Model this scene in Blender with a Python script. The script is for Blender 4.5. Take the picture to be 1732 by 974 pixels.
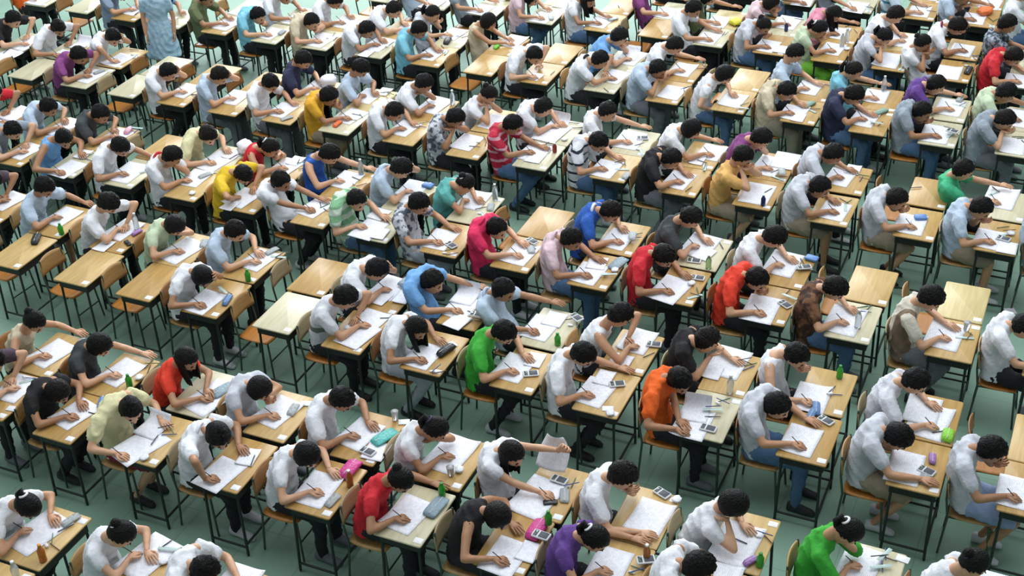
import bpy, math, random
import numpy as np
from mathutils import Matrix, Vector
sc = bpy.context.scene
for o in list(bpy.data.objects):
    bpy.data.objects.remove(o)
C = sc.collection

# ------------------------------------------------------------------ camera
F_PX, YAW, PITCH, ROLL, CAM_H = 2318.85, -0.441734, 0.57718, -0.0438, 8.32296
IW, IH = 1732, 974
cy_, sy_, cp_, sp_ = math.cos(YAW), math.sin(YAW), math.cos(PITCH), math.sin(PITCH)
cam_f = np.array([sy_*cp_, cy_*cp_, -sp_]); _r = np.array([cy_, -sy_, 0.0]); _u = np.cross(_r, cam_f)
cam_r = math.cos(ROLL)*_r + math.sin(ROLL)*_u; cam_u = -math.sin(ROLL)*_r + math.cos(ROLL)*_u
cam_p = np.array([0, 0, CAM_H])
cd = bpy.data.cameras.new('camera'); cam = bpy.data.objects.new('camera', cd); C.objects.link(cam)
cam.matrix_world = Matrix(((cam_r[0], cam_u[0], -cam_f[0], 0), (cam_r[1], cam_u[1], -cam_f[1], 0),
                           (cam_r[2], cam_u[2], -cam_f[2], CAM_H), (0, 0, 0, 1)))
cd.sensor_width = 36; cd.lens = F_PX/IW*36; cd.clip_end = 200
sc.camera = cam

# ------------------------------------------------------------------ light
sc.view_settings.view_transform = 'Standard'; sc.view_settings.look = 'None'
sc.view_settings.gamma = 1; sc.view_settings.use_curve_mapping = False
sc.view_settings.exposure = 0.0
w = bpy.data.worlds.new('hall_light'); sc.world = w; w.use_nodes = True
bg = w.node_tree.nodes['Background']
bg.inputs[0].default_value = (0.86, 0.95, 1.0, 1); bg.inputs[1].default_value = 0.33
def area(name, loc, target, sx, sy, power, col):
    l = bpy.data.lights.new(name, 'AREA'); l.shape = 'RECTANGLE'; l.size = sx; l.size_y = sy
    l.energy = power; l.color = col
    o = bpy.data.objects.new(name, l); C.objects.link(o); o.location = loc
    o.rotation_euler = (Vector(target)-Vector(loc)).to_track_quat('-Z', 'Y').to_euler()
    return o
area('ceiling_lamps', (-7, 16, 13.5), (-6.5, 15, 0), 26, 22, 4100, (0.95, 0.98, 1.0))
area('far_hall_windows', (-13, 39, 9), (-8, 14, 0.5), 34, 7, 10500, (0.88, 0.95, 1.0))
sc.cycles.max_bounces = 5; sc.cycles.diffuse_bounces = 3; sc.cycles.glossy_bounces = 2
sc.cycles.transmission_bounces = 4; sc.cycles.transparent_max_bounces = 6
sc.cycles.use_denoising = True

# ------------------------------------------------------------------ picture point -> place
def ray(u, v):
    return cam_f + (u-IW/2)/F_PX*cam_r - (v-IH/2)/F_PX*cam_u
def on_z(u, v, z):
    d = ray(u, v); return cam_p + d*((z-CAM_H)/d[2])
def on_y(u, v, y):
    d = ray(u, v); return cam_p + d*(y/d[1])

# ------------------------------------------------------------------ materials
def srgb(h):
    return tuple(((int(h[i:i+2], 16)/255+0.055)/1.055)**2.4 if int(h[i:i+2], 16) > 10 else int(h[i:i+2], 16)/255/12.92 for i in (0, 2, 4))
MATS = {}
def mat(name, col, rough=0.7, metal=0.0, noise=None, alpha=None, trans=None, spec=None, bump=None):
    """flat colour, optional noise=(second colour, scale, low, high), bump=(scale,strength)"""
    if name in MATS: return MATS[name]
    m = bpy.data.materials.new(name); m.use_nodes = True; nt = m.node_tree; b = nt.nodes['Principled BSDF']
    c = srgb(col) if isinstance(col, str) else col
    b.inputs['Base Color'].default_value = (*c, 1); b.inputs['Roughness'].default_value = rough
    b.inputs['Metallic'].default_value = metal
    if spec is not None: b.inputs['Specular IOR Level'].default_value = spec
    if trans: b.inputs['Transmission Weight'].default_value = trans
    if alpha: b.inputs['Alpha'].default_value = alpha
    tc = nt.nodes.new('ShaderNodeTexCoord')
    if noise:
        n = nt.nodes.new('ShaderNodeTexNoise'); n.inputs['Scale'].default_value = noise[1]; n.inputs['Detail'].default_value = 4
        nt.links.new(tc.outputs['Object'], n.inputs['Vector'])
        r = nt.nodes.new('ShaderNodeValToRGB'); r.color_ramp.elements[0].position = noise[2]; r.color_ramp.elements[1].position = noise[3]
        r.color_ramp.elements[0].color = (*c, 1); r.color_ramp.elements[1].color = (*srgb(noise[0]), 1)
        nt.links.new(n.outputs['Fac'], r.inputs['Fac']); nt.links.new(r.outputs['Color'], b.inputs['Base Color'])
    if bump:
        n2 = nt.nodes.new('ShaderNodeTexNoise'); n2.inputs['Scale'].default_value = bump[0]; n2.inputs['Detail'].default_value = 3
        nt.links.new(tc.outputs['Object'], n2.inputs['Vector'])
        bp = nt.nodes.new('ShaderNodeBump'); bp.inputs['Strength'].default_value = bump[1]; bp.inputs['Distance'].default_value = 0.03
        nt.links.new(n2.outputs['Fac'], bp.inputs['Height']); nt.links.new(bp.outputs['Normal'], b.inputs['Normal'])
    MATS[name] = m
    return m
def wood(name, c1, c2, rough=0.42):
    m = bpy.data.materials.new(name); m.use_nodes = True; nt = m.node_tree; b = nt.nodes['Principled BSDF']
    tc = nt.nodes.new('ShaderNodeTexCoord'); oi = nt.nodes.new('ShaderNodeObjectInfo')
    mp = nt.nodes.new('ShaderNodeMapping'); mp.inputs['Scale'].default_value = (14, 1.6, 14)
    nt.links.new(tc.outputs['Object'], mp.inputs['Vector'])
    ad = nt.nodes.new('ShaderNodeVectorMath'); ad.operation = 'ADD'
    sc_ = nt.nodes.new('ShaderNodeVectorMath'); sc_.operation = 'SCALE'; sc_.inputs['Scale'].default_value = 37
    nt.links.new(oi.outputs['Location'], sc_.inputs[0])
    nt.links.new(mp.outputs[0], ad.inputs[0]); nt.links.new(sc_.outputs[0], ad.inputs[1])
    n = nt.nodes.new('ShaderNodeTexNoise'); n.inputs['Scale'].default_value = 2.2; n.inputs['Detail'].default_value = 6
    nt.links.new(ad.outputs[0], n.inputs['Vector'])
    r = nt.nodes.new('ShaderNodeValToRGB'); r.color_ramp.elements[0].position = .3; r.color_ramp.elements[1].position = .7
    r.color_ramp.elements[0].color = (*srgb(c1), 1); r.color_ramp.elements[1].color = (*srgb(c2), 1)
    nt.links.new(n.outputs['Fac'], r.inputs['Fac']); nt.links.new(r.outputs['Color'], b.inputs['Base Color'])
    b.inputs['Roughness'].default_value = rough
    return m
TAN = [wood('desk_top_tan_%d' % i, a, b) for i, (a, b) in enumerate([('b08d50', 'c6a366'), ('a98548', 'bd985a'), ('b8985e', 'cdae74')])]
PALE = [wood('desk_top_pale_%d' % i, a, b) for i, (a, b) in enumerate([('b9b292', 'cdc7aa'), ('c2bb98', 'd2ccb0')])]
YEL = [wood('desk_top_straw', 'c4b07a', 'd3c38e')]
PLY = [wood('chair_plywood_%d' % i, a, b, .4) for i, (a, b) in enumerate([('a87f4a', 'bb9460'), ('8a5c33', 'a1733f'), ('9c8a68', 'b09e7c')])]
SEATW = [wood('seat_plywood_%d' % i, a, b, .35) for i, (a, b) in enumerate([('b87632', 'cc8c42'), ('b08a52', 'c49e66')])]
STEEL = mat('dark_green_steel', '26302c', .45, .3); STEEL2 = mat('chair_steel', '49594f', .4, .4)
TRAY = mat('desk_tray_steel', '1e2422', .6); SLIP = mat('white_slip', 'e4e6ea', .6)
SKINS = [mat('skin_%d' % i, c, .55, noise=(d, 9, .35, .7)) for i, (c, d) in enumerate([('bd8d6c', 'c89a78'), ('a87a5a', 'b48766'), ('ca9c7c', 'd4a888')])]
HAIR = [mat('hair_black', '060607', .55, bump=(70, .7), spec=.22), mat('hair_brown_black', '0d0907', .55, bump=(70, .7), spec=.22)]
EYE = mat('eye_dark', '1a1210', .3); LIP = mat('lips', '9a5348', .5)
RUBBER = mat('rubber_sole', '1a1a1a', .8)

def stripes(name, base, stripe, scale, thr, axis=2, lo=None, hi=None):
    """knit stripes woven across a shirt, in the shirt's own coordinates"""
    if name in MATS: return MATS[name]
    m = mat(name, base, .85, bump=(14, .5)); nt = m.node_tree; b = nt.nodes['Principled BSDF']
    tc = nt.nodes['Texture Coordinate']; sx = nt.nodes.new('ShaderNodeSeparateXYZ'); nt.links.new(tc.outputs['Object'], sx.inputs[0])
    k = nt.nodes.new('ShaderNodeMath'); k.operation = 'MULTIPLY'; k.inputs[1].default_value = scale; nt.links.new(sx.outputs[axis], k.inputs[0])
    f = nt.nodes.new('ShaderNodeMath'); f.operation = 'FRACT'; nt.links.new(k.outputs[0], f.inputs[0])
    g = nt.nodes.new('ShaderNodeMath'); g.operation = 'LESS_THAN'; g.inputs[1].default_value = thr; nt.links.new(f.outputs[0], g.inputs[0])
    last = g
    for op, v in (('GREATER_THAN', lo), ('LESS_THAN', hi)):
        if v is None: continue
        q = nt.nodes.new('ShaderNodeMath'); q.operation = op; q.inputs[1].default_value = v; nt.links.new(sx.outputs[axis], q.inputs[0])
        r = nt.nodes.new('ShaderNodeMath'); r.operation = 'MULTIPLY'; nt.links.new(last.outputs[0], r.inputs[0]); nt.links.new(q.outputs[0], r.inputs[1]); last = r
    mx = nt.nodes.new('ShaderNodeMix'); mx.data_type = 'RGBA'
    mx.inputs[6].default_value = (*srgb(base), 1); mx.inputs[7].default_value = (*srgb(stripe), 1)
    nt.links.new(last.outputs[0], mx.inputs[0]); nt.links.new(mx.outputs[2], b.inputs['Base Color'])
    return m
SHIRT = dict(W='e2e5ec', W2='c6cad4', L='b4c6da', E='c9bda2', Y='d6d2a6', Y2='e0bb2a', Y3='dfa72c', K='17171b', V='4a3c48', U='5d3a86', U2='82407c',
             R='c8202e', O='e8641c', O2='dd3a22', G='38a534', G2='3b4044', G3='8f9aa6', G4='3fae7e', N='c3d4b4', B='2358ae', B2='6ea2d8', C='5fb0ac', C2='7cc0d6',
             M='d82a5c', F='dcc2ca', F2='dd8fa6', A='e2b26a', Z='66704c', I='252b48', J='8697ac')
def shirt_mat(c):
    if c in SHIRT:
        return mat('shirt_' + SHIRT[c], SHIRT[c], .85, bump=(12, .55))
    if c == 'S1': return stripes('shirt_grey_band', 'd6d9e0', '6c7a72', 1.0, .99, 2, .74, .80)
    if c == 'S2': return stripes('shirt_navy_stripes', 'd0d4dc', '232b3a', 9.0, .24)
    if c == 'S3': return stripes('shirt_hem_stripes', 'd6d9e2', '20222a', 28, .4, 2, .5, .66)
    if c == 'S4': return stripes('shirt_grey_side', 'ced3de', '9aa0ac', 3, .4)
    if c == 'S5': return stripes('shirt_green_stripes', 'c4d6c4', '7fb488', 8, .5)
    if c == 'S6': return stripes('shirt_brown_panel', 'cfcabc', '7d6a58', 1, .99, 1, -.17, -.10)
    if c == 'S7': return stripes('shirt_teal_stripes', 'bfd4e2', '3a7d98', 7, .25)
    if c == 'M2': return stripes('shirt_crimson_stripes', 'b8203e', 'd9a5b4', 9, .28)
    if c == 'X': return mat('shirt_grey_print', 'c8ccd4', .85, noise=('56606c', 16, .48, .56), bump=(12, .4))
    if c == 'X2': return mat('shirt_dark_check', '98a2b0', .85, noise=('38424e', 18, .45, .55), bump=(12, .4))
    if c == 'H': return mat('shirt_brown_print', '3a261c', .85, noise=('7a5238', 14, .45, .6), bump=(12, .4))
    raise KeyError(c)
def pants_mat(c):
    h = dict(d='1c1e24', j='4f6f94', w='a8b0bc', k='948a76', K='8d8878', g='6b7078', b='8fa2c4', r='7a2438', l='7cc23c', G='5c9c3c')[c]
    return mat('trousers_' + h, h, .9, bump=(14, .5))

# ------------------------------------------------------------------ geometry helpers
class Geo:
    def __init__(s): s.V = []; s.F = []; s.M = []; s.n = 0
    def add(s, V, F, m=0):
        s.V.append(np.asarray(V, float)); s.F += [tuple(i+s.n for i in f) for f in F]; s.M += ([m]*len(F) if isinstance(m, int) else list(m)); s.n += len(V)
        return s
    def box(s, c, d, m=0, bev=0.0):
        x, y, z = [v/2 for v in d]; c = np.array(c)
        if not bev:
            V = [(a*x, b*y, e*z) for a in (-1, 1) for b in (-1, 1) for e in (-1, 1)]
            return s.add(np.array(V)+c, [(0, 1, 3, 2), (4, 6, 7, 5), (0, 4, 5, 1), (2, 3, 7, 6), (0, 2, 6, 4), (1, 5, 7, 3)], m)
        # rounded slab: rounded corners in plan, small edge bevel
        P = []
        r = min(bev, x, y)
        for qx, qy, a0 in ((1, 1, 0), (-1, 1, 90), (-1, -1, 180), (1, -1, 270)):
            for k in range(5):
                a = math.radians(a0+k*22.5); P.append((qx*(x-r)+r*math.cos(a), qy*(y-r)+r*math.sin(a)))
        P = np.array(P); n = len(P); e = min(z*.6, r*.4); V = []
        for zz, k in ((-z, e), (-z+e, 0), (z-e, 0), (z, e)):
            sh = P*np.array([(x-k)/x, (y-k)/y]); V += [(p[0], p[1], zz) for p in sh]
        Fc = [tuple(range(n))[::-1], tuple(range(3*n, 4*n))]
        for L in range(3): Fc += [(L*n+i, L*n+(i+1) % n, (L+1)*n+(i+1) % n, (L+1)*n+i) for i in range(n)]
        return s.add(np.array(V)+c, Fc, m)
    def loft(s, rings, m=0, n=10, cap=True):
        """rings: (centre, half-axis a, half-axis b)"""
        V = []; t = np.arange(n)*2*math.pi/n; ct, st = np.cos(t)[:, None], np.sin(t)[:, None]
        for c, a, b in rings: V.append(np.array(c)+ct*np.array(a)+st*np.array(b))
        V = np.vstack(V); Fc = []
        for L in range(len(rings)-1): Fc += [(L*n+i, L*n+(i+1) % n, (L+1)*n+(i+1) % n, (L+1)*n+i) for i in range(n)]
        if cap: Fc += [tuple(range(n))[::-1], tuple(range((len(rings)-1)*n, len(rings)*n))]
        return s.add(V, Fc, m)
    def tube(s, pts, rad, m=0, n=8, ref=(0, 1, 0), flat=1.0):
        pts = [np.array(p, float) for p in pts]; R = []
        if not hasattr(rad, '__len__'): rad = [rad]*len(pts)
        for i, p in enumerate(pts):
            t = pts[min(i+1, len(pts)-1)]-pts[max(i-1, 0)]; t = t/(np.linalg.norm(t)+1e-9)
            rf = np.array(ref, float)
            if abs(t@rf) > .95: rf = np.array([1, 0, 0.])
            a = np.cross(t, rf); a /= np.linalg.norm(a); b = np.cross(t, a)
            R.append((p, a*rad[i], b*rad[i]*flat))
        # rounded ends
        def end(k, sgn):
            p, a, b = R[k]; t = pts[k]-pts[k-sgn]; t = t/(np.linalg.norm(t)+1e-9)
            return [(p+t*rad[k]*.6, a*.75, b*.75), (p+t*rad[k]*.95, a*.3, b*.3)]
        e0 = end(0, -1)[::-1]; e1 = end(-1, 1) if len(pts) > 1 else []
        return s.loft(e0+R+e1, m, n)
    def ball(s, c, r, m=0, nu=12, nv=8, noise=0.0, rng=None):
        r = np.array(r if hasattr(r, '__len__') else (r, r, r)); V = [(0, 0, 1)]
        for j in range(1, nv):
            ph = math.pi*j/nv
            for i in range(nu): th = 2*math.pi*i/nu; V.append((math.sin(ph)*math.cos(th), math.sin(ph)*math.sin(th), math.cos(ph)))
        V.append((0, 0, -1)); V = np.array(V)
        if noise: V = V*(1+np.array([rng.uniform(-noise, noise) for _ in range(len(V))]))[:, None]
        Fc = [(0, 1+i, 1+(i+1) % nu) for i in range(nu)]
        for j in range(nv-2): Fc += [(1+j*nu+i, 1+(j+1)*nu+i, 1+(j+1)*nu+(i+1) % nu, 1+j*nu+(i+1) % nu) for i in range(nu)]
        L = 1+(nv-2)*nu; Fc += [(L+i, len(V)-1, L+(i+1) % nu) for i in range(nu)]
        return s.add(V*r+np.array(c), Fc, m)
    def mesh(s, name, mats, smooth=True):
        me = bpy.data.meshes.new(name); V = np.vstack(s.V)
        me.from_pydata(V.tolist(), [], s.F)
        for mm in (mats if isinstance(mats, (list, tuple)) else [mats]): me.materials.append(mm)
        if len(me.materials) > 1: me.polygons.foreach_set('material_index', s.M)
        if smooth: me.polygons.foreach_set('use_smooth', [True]*len(me.polygons))
        me.update(); return me
def obj(name, me, parent=None, loc=None, rz=None, m=None, matrix=None):
    o = bpy.data.objects.new(name, me); C.objects.link(o)
    if parent is not None: o.parent = parent
    if loc is not None: o.location = loc
    if rz is not None: o.rotation_euler = (0, 0, rz)
    if matrix is not None: o.matrix_local = matrix
    if m is not None:
        o.material_slots[0].link = 'OBJECT'; o.material_slots[0].material = m
    return o
def fit(t):
    for a, b in ((' of student in ', ' of '), (' beyond student in ', ' beyond '), (' with student in ', ' with '), (' behind student in ', ' behind '), (' on the desk ', ', '), (' at the desk ', ', '), (' school ', ' '), (' the ', ' '), (' transparent grey ', ' clear '), (' pocket ', ' '), ('crumpled ', ''), (' wooden', ''), (' and ', ', '), (' small ', ' ')):
        if len(t.split()) <= 16: break
        t = t.replace(a, b)
    return t
def tag(o, label, cat, group=None, kind=None):
    if label: o['label'] = fit(label)
    if cat: o['category'] = cat
    if group: o['group'] = group
    if kind: o['kind'] = kind
    return o
def empty(name, loc, rz=0):
    o = bpy.data.objects.new(name, None); C.objects.link(o); o.location = loc; o.rotation_euler = (0, 0, rz); o.empty_display_size = .1
    return o
def copy_tree(o, parent=None):
    c = o.copy(); C.objects.link(c)
    if parent is not None: c.parent = parent
    for ch in CH.get(o.name, []): copy_tree(ch, c)
    return c
CH = {}
def proto_children(root):
    CH.clear()
    for o in bpy.data.objects:
        if o.parent: CH.setdefault(o.parent.name, []).append(o)
# ------------------------------------------------------------------ setting
def floor_mat():
    m = bpy.data.materials.new('green_floor_paint'); m.use_nodes = True; nt = m.node_tree; b = nt.nodes['Principled BSDF']
    tc = nt.nodes.new('ShaderNodeTexCoord')
    n = nt.nodes.new('ShaderNodeTexNoise'); n.inputs['Scale'].default_value = .9; n.inputs['Detail'].default_value = 6
    nt.links.new(tc.outputs['Object'], n.inputs['Vector'])
    r = nt.nodes.new('ShaderNodeValToRGB'); r.color_ramp.elements[0].position = .35; r.color_ramp.elements[1].position = .7
    r.color_ramp.elements[0].color = (*srgb('7c9f8c'), 1); r.color_ramp.elements[1].color = (*srgb('8db09d'), 1)
    nt.links.new(n.outputs['Fac'], r.inputs['Fac'])
    br = nt.nodes.new('ShaderNodeTexBrick'); br.inputs['Scale'].default_value = 1.0; br.offset = 0
    br.inputs['Brick Width'].default_value = .6; br.inputs['Row Height'].default_value = .6; br.inputs['Mortar Size'].default_value = .006
    br.inputs['Color1'].default_value = (1, 1, 1, 1); br.inputs['Color2'].default_value = (.96, .96, .96, 1); br.inputs['Mortar'].default_value = (.8, .8, .8, 1)
    nt.links.new(tc.outputs['Object'], br.inputs['Vector'])
    mx = nt.nodes.new('ShaderNodeMix'); mx.data_type = 'RGBA'; mx.blend_type = 'MULTIPLY'; mx.inputs[0].default_value = 1
    nt.links.new(r.outputs['Color'], mx.inputs[6]); nt.links.new(br.outputs['Color'], mx.inputs[7])
    nt.links.new(mx.outputs[2], b.inputs['Base Color']); b.inputs['Roughness'].default_value = .58
    return m
fl = obj('floor', Geo().box((-6, 14, -.05), (60, 60, .1)).mesh('floor', floor_mat(), False)); tag(fl, 'green painted hall floor under all the desks', 'floor', kind='structure')

WALLM = mat('hall_wall_paint', 'c9cdc8', .8, noise=('bfc4be', 1.5, .4, .6))
for nm_, c_, d_ in (('wall_back', (-6, 40.1, 6), (60, .2, 12)), ('wall_left', (-33, 16, 6), (.2, 48, 12)), ('wall_right', (21, 16, 6), (.2, 48, 12))):
    tag(obj(nm_, Geo().box(c_, d_).mesh(nm_, WALLM, False)), 'pale painted '+{'wall_back': 'far end', 'wall_left': 'left side', 'wall_right': 'right side'}[nm_]+' wall of the hall', 'wall', kind='structure')

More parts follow.
